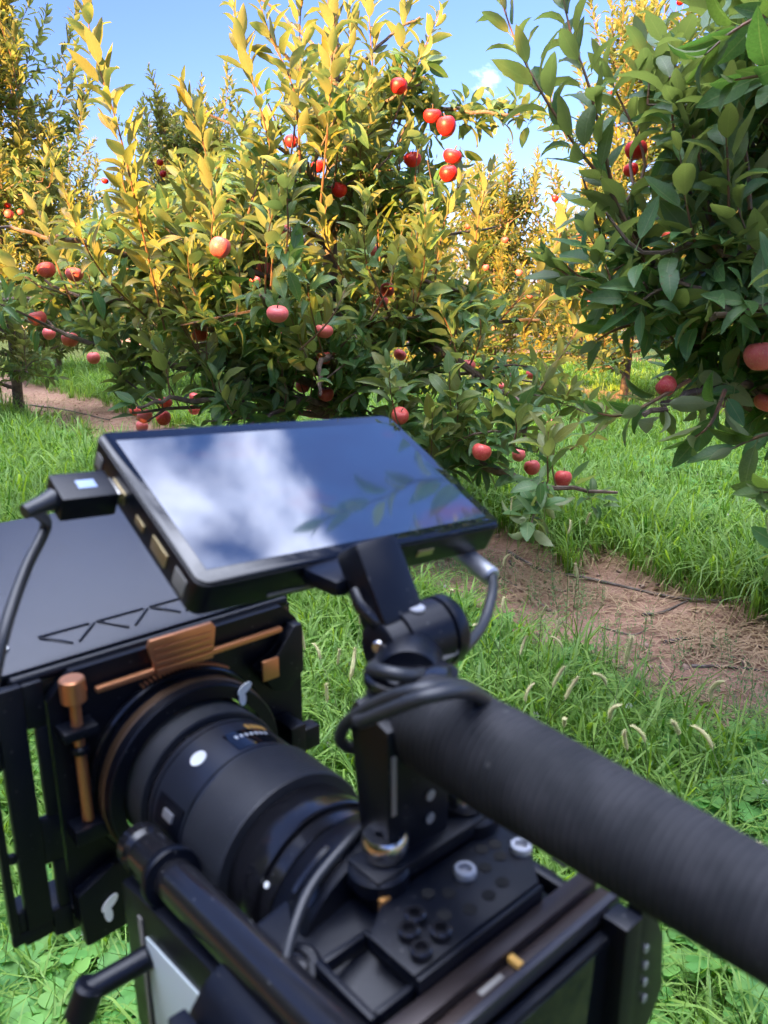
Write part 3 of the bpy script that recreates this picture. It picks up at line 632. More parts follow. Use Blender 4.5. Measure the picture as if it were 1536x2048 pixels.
    # long upright shoots read off the photograph
    for pts, lf in [
        ([(330, 660, 3.7), (275, 420, 3.3), (235, 250, 3.1), (185, 90, 3.0), (165, -60, 2.95)], .135),
        ([(300, 640, 3.8), (215, 560, 3.5), (160, 470, 3.3), (125, 370, 3.2)], .115), ([(390, 560, 3.8), (300, 470, 3.5), (250, 380, 3.3), (245, 330, 3.3)], .11),
        ([(450, 600, 3.7), (430, 450, 3.4), (410, 300, 3.3), (365, 170, 3.2)], .125), ([(390, 620, 3.7), (385, 480, 3.5), (375, 360, 3.4)], .12),
        ([(560, 380, 3.7), (530, 250, 3.5), (490, 110, 3.4), (465, 10, 3.4)], .115), ([(600, 350, 3.7), (590, 190, 3.5), (540, 70, 3.45), (510, -30, 3.4)], .11),
        ([(640, 420, 3.7), (655, 260, 3.5), (665, 110, 3.4), (665, -40, 3.4)], .125), ([(720, 330, 4.0), (745, 180, 3.9), (740, 60, 3.8), (735, -40, 3.8)], .115),
        ([(580, 330, 3.9), (600, 160, 3.8), (600, 50, 3.8), (610, -60, 3.7)], .115), ([(780, 260, 4.0), (830, 140, 3.9), (860, 70, 3.9), (880, 20, 3.9)], .11),
        ([(690, 300, 4.1), (700, 120, 4.0), (700, 0, 4.0)], .11), ([(800, 250, 4.2), (800, 120, 4.2), (820, -30, 4.2)], .11),
        ([(960, 610, 3.9), (950, 500, 3.8), (965, 400, 3.7), (985, 330, 3.7)], .12), ([(870, 560, 4.0), (890, 440, 3.9), (930, 350, 3.9)], .11),
        ([(540, 600, 3.4), (545, 500, 3.3), (535, 400, 3.3)], .11), ([(470, 540, 3.7), (495, 430, 3.6), (540, 300, 3.6), (535, 260, 3.6)], .115),
        ([(1000, 640, 3.9), (1070, 560, 3.8), (1120, 470, 3.8), (1135, 400, 3.8)], .11), ([(1050, 660, 3.8), (1090, 600, 3.7), (1150, 570, 3.7)], .12),
        ([(1080, 780, 3.6), (1130, 700, 3.6), (1160, 650, 3.6)], .12), ([(1140, 900, 3.5), (1200, 850, 3.5), (1215, 800, 3.5)], .10), ([(690, 560, 3.9), (650, 470, 3.7), (655, 400, 3.6)], .115),
        ([(150, 620, 3.8), (110, 520, 3.7), (90, 450, 3.7), (60, 400, 3.7)], .11), ([(120, 600, 3.8), (60, 560, 3.7), (10, 520, 3.7)], .11), ([(470, 650, 3.5), (480, 560, 3.5), (470, 490, 3.4)], .11),
        ([(600, 700, 3.4), (660, 640, 3.3), (690, 580, 3.3)], .11), ([(740, 640, 3.6), (780, 570, 3.6), (790, 500, 3.6)], .11), ([(900, 690, 3.8), (930, 620, 3.8), (950, 560, 3.8)], .11),
    ]: named_shoot(LV, NS, [at(*p) for p in pts], r0=.0055, leaf=lf*1.08, gap=.026, start=.05, tint=(.5, 1.0))
    ENV = None
    return finish_tree('apple_tree', tuple(g), LV, WD, TW, 'large apple tree in the middle with golden tall shoots and red apples', 'apple trees in the orchard rows', tp, .062, .02, 300, named=NS)
MAIN = main_tree()

# ---- the near tree at the right edge
NB = np.array([1.62, 2.45, 0.0])
def near_tree():
    global ENV
    NS = []
    def env(p):
        x, y, z = w2px(np.asarray(p))
        if z < .5 or y < -30 or y > 1500: return z > .9 and y < 0
        lim = np.interp(y, [-30, 200, 330, 420, 560, 640, 720, 800, 880, 900, 930], [1200, 1190, 1160, 1170, 1150, 1200, 1280, 1270, 1330, 1440, 1600])
        return x > lim and not (z < 1.4) and not (y > 900)
    ENV = env
    LV, WD, TW = Leaves(), MB(), MB(); g = NB; T = lambda h: g+np.array([0, 0, h])
    tp = [g, g+[-.02, 0, .8], g+[.02, .02, 1.6], g+[0, 0, 2.6]]
    k = dict(tint=(0, .15), utint=(0, .3))
    for pts, r, sb, up in [
        ([T(.75), at(1500, 800, 2.3), at(1390, 680, 2.2), at(1330, 590, 2.15), at(1290, 500, 2.1), at(1240, 430, 2.1)], .024, 7, 2),
        ([T(.7), at(1540, 800, 2.2), at(1460, 770, 2.05), at(1350, 800, 2.0), at(1290, 830, 1.95)], .016, 5, 0),
        ([T(.9), at(1480, 640, 2.2), at(1380, 560, 2.2), at(1250, 600, 2.2), at(1190, 600, 2.2)], .016, 6, 1),
        ([T(1.1), at(1500, 480, 2.2), at(1440, 400, 2.1), at(1400, 300, 2.1)], .02, 7, 3),
        ([T(1.3), at(1520, 300, 2.1), at(1450, 200, 2.0), at(1400, 120, 2.0)], .018, 6, 3),
        ([T(.8), at(1560, 640, 2.0), at(1480, 620, 1.9), at(1420, 640, 1.85)], .016, 6, 1),
        ([T(1.0), at(1560, 520, 2.0), at(1470, 510, 1.9), at(1360, 480, 1.95)], .016, 6, 2),
        ([T(1.5), at(1570, 120, 2.0), at(1500, 80, 1.8), at(1430, 70, 1.7)], .014, 4, 0),
        ([T(.9), at(1600, 700, 2.6), at(1500, 600, 2.7), at(1380, 420, 2.7)], .018, 7, 3),
        ([T(1.2), at(1560, 400, 2.4), at(1400, 250, 2.5), at(1330, 180, 2.6)], .018, 7, 3),
    ]: limb(LV, WD, TW, pts, r, .006, .112, .062, max(2, sb-1), .28, up, (.2, .42), 5, **k)
    for pts, lf in [
        ([(1330, 620, 2.1), (1230, 400, 2.05), (1150, 290, 2.0), (1080, 180, 1.95), (1030, 80, 1.95), (990, -40, 1.95)], .112),
        ([(1240, 440, 2.1), (1215, 330, 2.05), (1180, 180, 2.0), (1140, 60, 2.0), (1120, -50, 2.0)], .115),
        ([(1240, 420, 2.1), (1290, 330, 2.1), (1240, 200, 2.1), (1200, 120, 2.1)], .105), ([(1300, 450, 2.1), (1260, 330, 2.2), (1300, 200, 2.2), (1330, 110, 2.2)], .105),
        ([(1340, 500, 2.1), (1270, 520, 2.1), (1180, 560, 2.1), (1120, 520, 2.1), (1090, 500, 2.1)], .11),
        ([(1250, 600, 2.2), (1190, 590, 2.1), (1120, 540, 2.1), (1080, 520, 2.1)], .10), ([(1430, 560, 2.0), (1420, 430, 1.95), (1400, 330, 1.95), (1390, 250, 1.9)], .11),
        ([(1500, 420, 1.9), (1490, 300, 1.9), (1450, 200, 1.9), (1430, 120, 1.9)], .11), ([(1380, 760, 2.0), (1250, 830, 1.95), (1180, 820, 1.95)], .09),
        ([(1300, 640, 2.2), (1230, 660, 2.1), (1180, 690, 2.1)], .10), ([(1450, 780, 1.95), (1420, 850, 1.9), (1380, 880, 1.9)], .11), ([(1560, 860, 1.9), (1500, 880, 1.85), (1460, 900, 1.85)], .11),
        ([(1600, 60, 1.6), (1540, 30, 1.55), (1470, 60, 1.5), (1410, 110, 1.5)], .115), ([(1600, 160, 1.6), (1540, 150, 1.5), (1470, 160, 1.45)], .115),
        ([(1640, 1000, 1.7), (1570, 985, 1.65), (1520, 985, 1.6)], .10), ([(1640, 1110, 1.6), (1580, 1100, 1.55), (1540, 1085, 1.55)], .09),
    ]: named_shoot(LV, NS, [at(*p) for p in pts], r0=.006, leaf=lf, gap=.026, start=.05, tint=(0, .32))
    # shoots arching over the photographer's head, above the picture; the monitor glass mirrors them
    for pts in ([(1.5, 2.2, 1.9), (1.0, 1.42, 1.75), (.58, 1.14, 1.79), (.51, 1.09, 1.835)], [(1.5, 2.3, 2.05), (.92, 1.50, 1.82), (.457, 1.197, 1.845), (.38, 1.12, 1.885), (.293, 1.037, 1.95)],
                [(1.5, 2.4, 2.1), (.9, 1.62, 1.85), (.55, 1.38, 1.85), (.36, 1.28, 1.86)], [(1.35, 2.1, 2.4), (1.1, 1.9, 2.75), (.85, 1.75, 2.8)], [(1.0, 1.42, 1.75), (.7, 1.15, 1.72), (.52, 1.02, 1.76), (.40, .97, 1.83)]):
        named_shoot(LV, NS, pts, r0=.005, leaf=.115, gap=.032, start=.35, tint=(0, .32))
    WD.tube([T(1.9), (1.55, 2.38, 2.1), (1.5, 2.25, 2.05), (1.35, 2.1, 2.35)], [.016, .013, .012, .006], 6)
    generic_limbs(LV, WD, TW, g, 2.8, 10, .8, 2.5, 0, .75, .105, spur=.08, subs=3, sublen=.3, ups=3, uplen=(.2, .45), nleaf=6, tint=(0, .15), utint=(0, .3))
    ENV = None
    return finish_tree('apple_tree', tuple(g), LV, WD, TW, 'nearest apple tree at the right edge, large dark green leaves mostly in shade', 'apple trees in the orchard rows', tp, .055, .02, 300, named=NS)
near_tree()

# ---- trees further off: built once or twice, then copied
def far_tree(name, base, H, rmax, label, group, n=24, leaf=.115, parts=0, ups=(.3, .75), seedshift=0, coarse=True, spur=.085):
    LV, WD, TW = Leaves(), MB(), MB(); g = np.array(base, float)
    tp = [g, g+[.03, 0, H*.3], g+[-.02, .02, H*.6], g+[0, 0, H*.93]]
    generic_limbs(LV, WD, TW, g, H, n, .28, H*.85, 0, rmax, leaf, spur=spur, subs=5, sublen=.42, ups=5, uplen=ups, nleaf=5, tint=(0, .6), utint=(.5, 1))
    for i in range(7):
        b = g+[RNG.normal(0, .12), RNG.normal(0, .12), H*.8]; e = b+np.array([RNG.normal(0, .12), RNG.normal(0, .12), H*.2+RNG.uniform(0, .4)]); shoot(LV, TW, [b, (b+e)/2, e], .005, leaf, .028, .05, (.5, 1))
    return finish_tree(name, tuple(g), LV, WD, TW, label, group, tp, .055, .015, parts, COARSE if coarse else FINE, M_farleaf if coarse else M_leaf)
def copy_tree(root, loc, rz, sc, label):
    r = root.copy(); COL.objects.link(r); r.location = loc; r.rotation_euler = (0, 0, rz); r.scale = (sc, sc, sc); r['label'] = label
    for ch in root.children:
        if ch.name.startswith('leaf'): continue
        c = ch.copy(); COL.objects.link(c); c.parent = r
    return r
G = 'apple trees in the orchard rows'
LEFT = far_tree('apple_tree', (-3.75, 8.2, 0), 4.1, 1.15, 'tall apple tree at the left edge, sunlit top against the sky', G, 30, .12, 300, coarse=False)
P1 = far_tree('apple_tree', (2.9, 9.72, 0), 4.3, 1.45, 'golden sunlit apple tree behind the near right tree branches', G, 30)
P2 = far_tree('apple_tree', (-2.2, 9.9, 0), 3.2, 1.2, 'grey green apple tree behind the left side of the middle tree', G, 26, .11)
def on_row(c, s): return (.796*c - .606*s, .606*c + .796*s, 0)       # c across the rows, s along them
for src, (x, y), rz, sc, lb in [
    (P2, (1.35, 10.1), 1.1, .80, 'short golden apple tree seen in the gap right of the middle tree'),
    (P1, (4.6, 9.0), 2.2, 1.06, 'tall yellow lit apple tree of the second row in the top right corner'),
    (P2, (-.2, 11.6), 3.0, .82, 'apple tree in the second row hidden behind the middle tree'),
    (P1, (-1.5, 14.2), 4.0, .80, 'second row apple tree glimpsed through the middle tree'),
    (P1, (-3.3, 13.6), .4, .86, 'apple tree low on the skyline right of the left edge tree'),
    (P2, (-4.9, 12.2), 5.1, 1.0, 'apple tree just behind the tall one at the left edge'),
    (P2, (-2.9, 16.8), 3.4, .95, 'distant small apple tree between the left edge tree and the middle tree'),
    (P2, (6.3, 7.0), 4.4, 1.0, 'apple tree in the second row behind the right edge of the picture')]:
    copy_tree(src, (x, y, 0), rz, sc, lb)
for i, s in enumerate(np.arange(-12, 24, 2.6)):                     # third row
    x, y, _ = on_row(14.0, s); copy_tree((P1, P2)[i % 2], (x, y, 0), RNG.uniform(0, 6), RNG.uniform(.72, .86), 'apple tree in the third row, small and far behind the others')
for i, s in enumerate(np.arange(-24, 46, 3.0)):
    x, y, _ = on_row(21.0, s); copy_tree((P1, P2)[i % 2], (x, y, 0), RNG.uniform(0, 6), RNG.uniform(.72, .86), 'apple tree in the furthest row, tiny at the end of the grass')
P3 = far_tree('apple_tree', tuple(on_row(-3.2, 0)), 2.7, 1.15, 'bushy apple tree in the row behind the photographer', G, 34, .14, spur=.055)
for i, s in enumerate(np.arange(-9, 13, 1.1)):                      # the row behind the photographer, whose shade lies over the alley
    x, y, _ = on_row(-3.2, s+.5); copy_tree(P3, (x, y, 0), RNG.uniform(0, 6), RNG.uniform(.84, .93), 'apple tree in the row behind the photographer')

copy_tree(P3, (-2.2, -2.4, 0), 1.0, 1.38, 'tall bushy apple tree added unseen behind the photographer to shade the near right tree')  # extra tree out of view, added to keep the near tree's top shaded
# ---------------------------------------------------------------- apples
def apple_meshes():
    out = []
    for sd_, el in ((0, 1.0), (1, .92), (2, 1.08)):
        V = []; F = []; n = 24; ts = np.linspace(0, math.pi, 17)
        for t in ts:
            r = math.sin(t)*(1+.10*math.cos(t)) ; z = math.cos(t)*.93*el
            if t < .75: z -= .30*(1-t/.75)**1.6
            if t > math.pi-.6: z += .16*(1-(math.pi-t)/.6)**1.5
            for i in range(n):
                a = 2*math.pi*i/n; lob = 1 + .03*math.cos(5*a+sd_)*(t/math.pi)**2 + .02*math.cos(2*a+sd_)
                V.append((r*lob*math.cos(a), r*lob*math.sin(a), z))
        for k in range(16):
            for i in range(n): j = (i+1) % n; F.append((k*n+i, (k+1)*n+i, (k+1)*n+j, k*n+j))
        V = np.array(V)*.5; out.append((mesh_np('skin', V, np.array(F), M_apple), mesh_np('skin', V, np.array(F), M_crimson)))
    st = MB(); st.tube([(0, 0, .28), (.02, .01, .42), (.07, .02, .60)], [.03, .022, .03], 6)
    cx_ = MB()
    for i in range(5): a = i*1.257; cx_.add([(.05*math.cos(a-.5), .05*math.sin(a-.5), -.40), (.05*math.cos(a+.5), .05*math.sin(a+.5), -.40), (.09*math.cos(a), .09*math.sin(a), -.475)], [[0, 1, 2]])
    return out, st.mesh('stalk', M_stalk), cx_.mesh('calyx', M_stalk)
AM, AST, ACX = apple_meshes()
def apple(px, py, d, label, dia=.084, depth=None, small=False, group='apples hanging in the trees'):
    z = depth or FPX*dia/d
    if depth: dia = d*depth/FPX
    P = at(px, py, z); k = random.randrange(3)
    if small:
        o = link('apple', AM[k][py < 420], None, tuple(P)); root = o
    else:
        root = bpy.data.objects.new('apple', None); COL.objects.link(root); root.location = tuple(P); root.empty_display_size = .02
        link('skin', AM[k][py < 420], root); link('stalk', AST, root); link('calyx', ACX, root)
    root.scale = (dia*random.uniform(.94, 1.04), dia*random.uniform(.94, 1.04), dia*random.uniform(.88, 1.04)); root.rotation_euler = (random.gauss(0, .25), random.gauss(0, .25), random.uniform(0, 6.28))
    tag(root, label, 'apple', group); return root
for a, kw in APPLE_LIST: apple(*a, **kw)

# ---------------------------------------------------------------- grass, clover, weeds as instanced ground cover
def blade(V, F, T, p, az, h, w_, lean, t):
    n = 4; k = len(V); side = np.array([-math.sin(az), math.cos(az), 0])*w_
    for i in range(n+1):
        u = i/n; a = lean*u*u; c = np.array(p)+np.array([math.cos(az)*math.sin(a), math.sin(az)*math.sin(a), math.cos(a)*.9+.1])*h*u
        c[2] = max(c[2], .004)
        s = side*(1-u**1.8)*(.55+.9*min(u*2, 1)*.5); V.append(c-s); V.append(c+s); T += [t, t]
        if i: a0 = k+2*(i-1); F.append((a0, a0+1, a0+3)); F.append((a0, a0+3, a0+2))
def clump_mesh(kind):
    V = []; F = []; T = []
    if kind == 'grass':
        hh = RNG.uniform(.8, 1.15)
        for i in range(13):
            r = RNG.uniform(0, .05); a = RNG.uniform(0, 6.28); blade(V, F, T, (r*math.cos(a), r*math.sin(a), 0), RNG.uniform(0, 6.28), hh*RNG.uniform(.11, .30), RNG.uniform(.0028, .0072), RNG.uniform(.2, 1.9), RNG.uniform(0, 1))
    if kind == 'tall':
        for i in range(15):
            r = RNG.uniform(0, .05); a = RNG.uniform(0, 6.28); blade(V, F, T, (r*math.cos(a), r*math.sin(a), 0), RNG.uniform(0, 6.28), RNG.uniform(.22, .44), RNG.uniform(.004, .0075), RNG.uniform(.3, 1.7), RNG.uniform(0, 1))
    if kind == 'clover':
        for i in range(12):
            r = RNG.uniform(0, .055); a = RNG.uniform(0, 6.28); h = RNG.uniform(.03, .085); c = np.array([r*math.cos(a), r*math.sin(a), h]); t = RNG.uniform(0, 1)
            blade(V, F, T, (c[0], c[1], 0), a, h, .0008, .05, t)
            tl = RNG.normal(0, .3, 2); rot = RNG.uniform(0, 6.28); R0 = RNG.uniform(.009, .015)
            for j in range(3):
                w_ = rot+j*2.094; k = len(V); ctr = c+np.array([math.cos(w_), math.sin(w_), 0])*R0; pts = [c, ]
                for q in range(7):
                    b = w_+math.pi+ (q+1)*math.pi*2/8; rr = R0*(1.0 if q != 3 else .82); pts.append(ctr+np.array([math.cos(b), math.sin(b), 0])*rr*np.array([1, 1, 1]))
                for p_ in pts: d = p_-c; V.append(p_+np.array([0, 0, d[0]*tl[0]+d[1]*tl[1] - 6*(d@d)])); T.append(t)
                for q in range(1, 7): F.append((k, k+q, k+q+1))
    if kind == 'weed':
        for i in range(3):
            b = np.array([RNG.normal(0, .03), RNG.normal(0, .03), 0]); h = RNG.uniform(.08, .2); ln = RNG.normal(0, .18, 2); t = RNG.uniform(0, 1)
            blade(V, F, T, b, RNG.uniform(0, 6.28), h, .0012, .1, t)
            for q in range(14):
                u = (q+1)/14; c = b+np.array([ln[0]*h*u*u, ln[1]*h*u*u, h*u]); a = q*2.4; s = .016*(1.1-u*.6); d = np.array([math.cos(a), math.sin(a), .6]); e = np.array([-math.sin(a), math.cos(a), 0])*s*.22; k = len(V)
                V += [c, c+d*s*.5-e, c+d*s, c+d*s*.5+e]; T += [t]*4; F += [(k, k+1, k+2), (k, k+2, k+3)]
    if kind == 'straw':
        for i in range(18):
            p = np.array([RNG.normal(0, .06), RNG.normal(0, .06), RNG.uniform(.003, .02)]); a = RNG.uniform(0, 6.28); L = RNG.uniform(.05, .17); cv = RNG.normal(0, 1.0); t = RNG.uniform(0, 1); k = len(V); ww = RNG.uniform(.0010, .0027)
            for q in range(5):
                u = q/4; aa = a+cv*u; s = np.array([-math.sin(aa), math.cos(aa), 0])*ww; c = p+np.array([math.cos(a+cv*u/2), math.sin(a+cv*u/2), 0])*L*u+np.array([0, 0, .012*math.sin(u*3.1)])
                V.append(c-s); V.append(c+s); T += [t, t]
                if q: a0 = k+2*(q-1); F += [(a0, a0+1, a0+3), (a0, a0+3, a0+2)]
    return np.array(V), np.array(F), np.array(T)
def clod_mesh():
    bm = bmesh.new(); bmesh.ops.create_icosphere(bm, subdivisions=2, radius=1)
    for v in bm.verts: v.co *= 1+random.uniform(-.25, .25); v.co.z *= .6
    V = np.array([tuple(v.co) for v in bm.verts]); bm.verts.index_update(); F = np.array([[v.index for v in f.verts] for f in bm.faces]); bm.free(); return V*.012, F, np.zeros(len(V))
def template_collection(kind, material, n):
    c = bpy.data.collections.new(kind+'_kinds')
    for i in range(n):
        V, F, T = clod_mesh() if kind == 'clod' else clump_mesh(kind); o = bpy.data.objects.new(kind+'_clump', mesh_np(kind, V, F, material, True, T)); c.objects.link(o)
    return c
def scatter(name, label, cat, coll, n, pts, scl, tilt=.12):
    pts = np.asarray(pts, float); m = len(pts); me = bpy.data.meshes.new(name); me.vertices.add(m); me.vertices.foreach_set('co', pts.astype(np.float32).ravel())
    a = me.attributes.new('rot', 'FLOAT_VECTOR', 'POINT'); rr = np.stack([RNG.normal(0, tilt, m), RNG.normal(0, tilt, m), RNG.uniform(0, 6.28, m)], 1); a.data.foreach_set('vector', rr.astype(np.float32).ravel())
    a = me.attributes.new('scl', 'FLOAT', 'POINT'); a.data.foreach_set('value', np.asarray(scl, np.float32))
    a = me.attributes.new('idx', 'INT', 'POINT'); a.data.foreach_set('value', RNG.integers(0, n, m).astype(np.int32))
    o = link(name, me); tag(o, label, cat, kind='stuff')
    ng = bpy.data.node_groups.new(name+'_scatter', 'GeometryNodeTree')
    ng.interface.new_socket('Geometry', in_out='INPUT', socket_type='NodeSocketGeometry'); ng.interface.new_socket('Geometry', in_out='OUTPUT', socket_type='NodeSocketGeometry')
    N = ng.nodes; gi = N.new('NodeGroupInput'); go = N.new('NodeGroupOutput'); ip = N.new('GeometryNodeInstanceOnPoints'); ci = N.new('GeometryNodeCollectionInfo')
    ci.inputs['Collection'].default_value = coll; ci.inputs['Separate Children'].default_value = True; ci.inputs['Reset Children'].default_value = True
    def at_(nm, ty): q = N.new('GeometryNodeInputNamedAttribute'); q.data_type = ty; q.inputs['Name'].default_value = nm; return q.outputs['Attribute']
    L = ng.links; L.new(gi.outputs[0], ip.inputs['Points']); L.new(ci.outputs[0], ip.inputs['Instance']); ip.inputs['Pick Instance'].default_value = True
    L.new(at_('idx', 'INT'), ip.inputs['Instance Index']); L.new(at_('rot', 'FLOAT_VECTOR'), ip.inputs['Rotation']); L.new(at_('scl', 'FLOAT'), ip.inputs['Scale']); L.new(ip.outputs[0], go.inputs[0])
    md = o.modifiers.new('scatter', 'NODES'); md.node_group = ng; return o
def strip_q(x, y): return np.abs(((rowc(x, y) - 2.68 + 560 + 2.8) % 5.6) - 2.8)
def wob(x, y): return .16*np.sin(2.3*x+1.1*y)+.10*np.sin(5.1*x-3.7*y+1)+.05*np.sin(13*x+9*y)
def field(n, y0, y1, power=1.0):
    """random spots in the wedge of ground in front of the camera, denser close by"""
    t = RNG.random(n*2)**power; y = y0+(y1-y0)*t; x = RNG.uniform(-1, 1, n*2)*(y*.60+.55); k = RNG.permutation(n*2)[:n]; return x[k], y[k]
CG = template_collection('grass', M_grass, 10); CT = template_collection('tall', M_grass, 8); CC = template_collection('clover', M_clover, 6); CW = template_collection('weed', M_weed, 6); CS = template_collection('straw', M_straw, 8)
def z0(n): return np.zeros(n)
x, y = field(19000, .75, 14, 1.75); q = strip_q(x, y)+wob(x, y); c = rowc(x, y)
k = (q > .50) & ~((c < 2.25) & (c > 1.55) & (RNG.random(len(x)) < np.clip((c-1.5)/.7, 0, 1)*.9)); x, y, q, c = x[k], y[k], q[k], c[k]
sc = np.where(c < 2.6, .95, .8)*RNG.uniform(.7, 1.25, len(x))*np.clip(.85+.05*y, .9, 1.6)*np.clip(.6+(q-.5)*1.6, .5, 1.1); sc = np.where(y < 1.75, sc*.68, sc); kk = (RNG.random(len(x)) < np.where(y < 1.8, .75, 1)); x, y, sc = x[kk], y[kk], sc[kk]
scatter('grass', 'green meadow grass covering the alley between the tree rows', 'grass', CG, 10, np.stack([x, y, gz(x, y)], 1), sc)
x, y = field(9500, 1.3, 13, 1.2); c = rowc(x, y)
k = ((c > 2.98+wob(x, y)*.7) & (c < 3.75+wob(y, x)) & (RNG.random(len(x)) < .95)) | ((c < 2.0) & (RNG.random(len(x)) < .42) & (y > 1.3)) | ((c > 3.7) & (c < 7.4) & (RNG.random(len(x)) < .10)); x, y, c = x[k], y[k], c[k]
scatter('tall_grass', 'taller grass arching over the far edge of the bare strip', 'grass', CT, 8, np.stack([x, y, gz(x, y)], 1), np.where(c > 3, .95, .70)*RNG.uniform(.7, 1.15, len(x))*np.where(c > 3.7, .6, 1))
x, y = field(9500, .8, 10, 1.5); c = rowc(x, y); k = (strip_q(x, y) > .7) & (np.sin(3.1*x+.5)*np.sin(2.3*y+1)+RNG.normal(0, .4, len(x)) > -.1) & ~((c > 3) & (c < 4.0)); x, y = x[k], y[k]
scatter('clover', 'patches of round leaved clover growing through the grass', 'clover', CC, 6, np.stack([x, y, gz(x, y)], 1), RNG.uniform(.9, 1.45, len(x)))
x, y = field(6500, 1.2, 12, 1.1); c = rowc(x, y)+wob(x, y)*.5; k = (c > 1.45) & (c < 2.75) & (RNG.random(len(x)) < np.interp(c, [1.45, 2.0, 2.45, 2.75], [.5, 1, .7, .1])); x, y = x[k], y[k]
scatter('small_weeds', 'sparse small leaved weeds at the near edge of the bare strip', 'weeds', CW, 6, np.stack([x, y, gz(x, y)], 1), RNG.uniform(.6, 1.15, len(x)))
x, y = field(11000, 1.5, 13, 1.1); q = strip_q(x, y)+wob(x, y)*.6; k = (q < .62) & (np.sin(4*x+2)*np.sin(5*y)+RNG.normal(0, .5, len(x)) +.6*np.clip((rowc(x, y)-2.6)*1.5, -1, 1) > .45); x, y = x[k], y[k]
scatter('straw_litter', 'dry straw and bark litter scattered over the bare soil strip', 'straw', CS, 8, np.stack([x, y, gz(x, y)], 1), RNG.uniform(.6, 1.3, len(x)), .04)

CD = template_collection('clod', mat('soil_clod', (.36, .24, .17), .95, var=(40, (.24, .15, .10)), bump=(200, .6, .003)), 5)
x, y = field(2600, 1.5, 10, 1.0); q = strip_q(x, y); k = q < .6; x, y = x[k], y[k]
scatter('soil_crumbs', 'crumbs and small clods of dry earth on the bare strip', 'soil', CD, 5, np.stack([x, y, gz(x, y)+.001], 1), RNG.uniform(.35, 1.35, len(x))**1.6, .5)
def dead_leaf_patch():
    LVd = Leaves()
    x, y = field(2600, 1.4, 11, 1.1); k = (strip_q(x, y) < .75) & (RNG.random(len(x)) < .45)
    for a, b in zip(x[k], y[k]): LVd.add(np.array([a, b, gz(a, b)+.004]), np.array([RNG.normal(), RNG.normal(), .1]), UPV+rv(.3), RNG.uniform(.03, .07), RNG.uniform(0, 1))
    o = link('dead_leaves', build_leaves(LVd.arrays(), COARSE, 'dead_leaves', leafy('dead_leaf', (.16, .075, .035), (.34, .21, .10), (.25, .17, .1), .1, .8, veins=False))); tag(o, 'curled brown leaves lying on the bare soil strip', 'dead leaves', kind='stuff')
dead_leaf_patch()
# fallen sticks on the soil
def stick(pts, r, label):
    m = MB(); P = []
    for px, py in pts:
        p_ = atz(px, py, -.015); p_[2] = gz(p_[0], p_[1])+r*.7+RNG.uniform(-.002, .006); P.append(Vector(tuple(p_)))
    m.tube(P, list(np.linspace(r, r*.35, len(P))), 7, 4)
    o = link('fallen_branch', m.mesh('fallen_branch', M_stick)); tag(o, label, 'branch', 'fallen branches on the bare soil')
stick([(1016, 1106), (1085, 1137), (1150, 1150), (1207, 1163), (1337, 1189), (1433, 1202), (1536, 1212)], .010, 'longest grey branch lying along the middle of the bare soil')
stick([(1020, 1120), (1060, 1160), (1130, 1175), (1190, 1178)], .008, 'short dark stick crossing just below the left end of the longest branch')
stick([(1285, 1218), (1325, 1212), (1365, 1198), (1400, 1190)], .007, 'forked twig below the middle of the longest branch')
stick([(1330, 1272), (1390, 1262), (1460, 1272), (1536, 1288)], .009, 'thin curved branch on pale soil near the right edge, middle height')
stick([(1385, 1320), (1450, 1325), (1536, 1336)], .008, 'straight brown branch at the right edge, lowest on the soil')
stick([(1425, 1280), (1460, 1305), (1500, 1322)], .006, 'little slanting twig between the two right edge branches')
stick([(985, 1140), (1030, 1172), (1075, 1200), (1090, 1215)], .006, 'twig hanging down slope left of the dark stick')
stick([(1200, 1250), (1260, 1262), (1290, 1250)], .004, 'tiny twig in the open pale soil')
stick([(100, 850), (150, 858), (200, 856)], .014, 'pale bleached stick on the soil at far left')
stick([(60, 812), (130, 820), (220, 842)], .012, 'dark stick on the brown strip at far left')

# foxtail grasses: a stem and a bristly head each
def foxtail_meshes():
    out = []
    for bend in (.25, .5, .8, .05):
        V = []; F = []; T = []; m = MB(); P = []
        L = .054; n = 9
        for i in range(n): u = i/(n-1); a = bend*u; P.append(Vector((math.sin(a)*L*u*.8, 0, math.cos(a)*L*u)))
        m.tube(P, [.0012, .0026, .0034, .0036, .0036, .0034, .0030, .0022, .0008], 7)
        for i in range(260):
            u = random.uniform(.04, .97); k = int(u*(n-1)); p = P[k].lerp(P[min(k+1, n-1)], u*(n-1)-k); a = random.uniform(0, 6.28); d = Vector((math.cos(a), math.sin(a), .45)).normalized(); e = Vector((-math.sin(a), math.cos(a), 0))*.0005; r = .0028
            m.add([p+d*r*.6-e, p+d*r*.6+e, p+d*(r+random.uniform(.003, .006))], [[0, 1, 2]])
        out.append(m.mesh('seed_head', M_seed, False))
    return out
FX = foxtail_meshes()
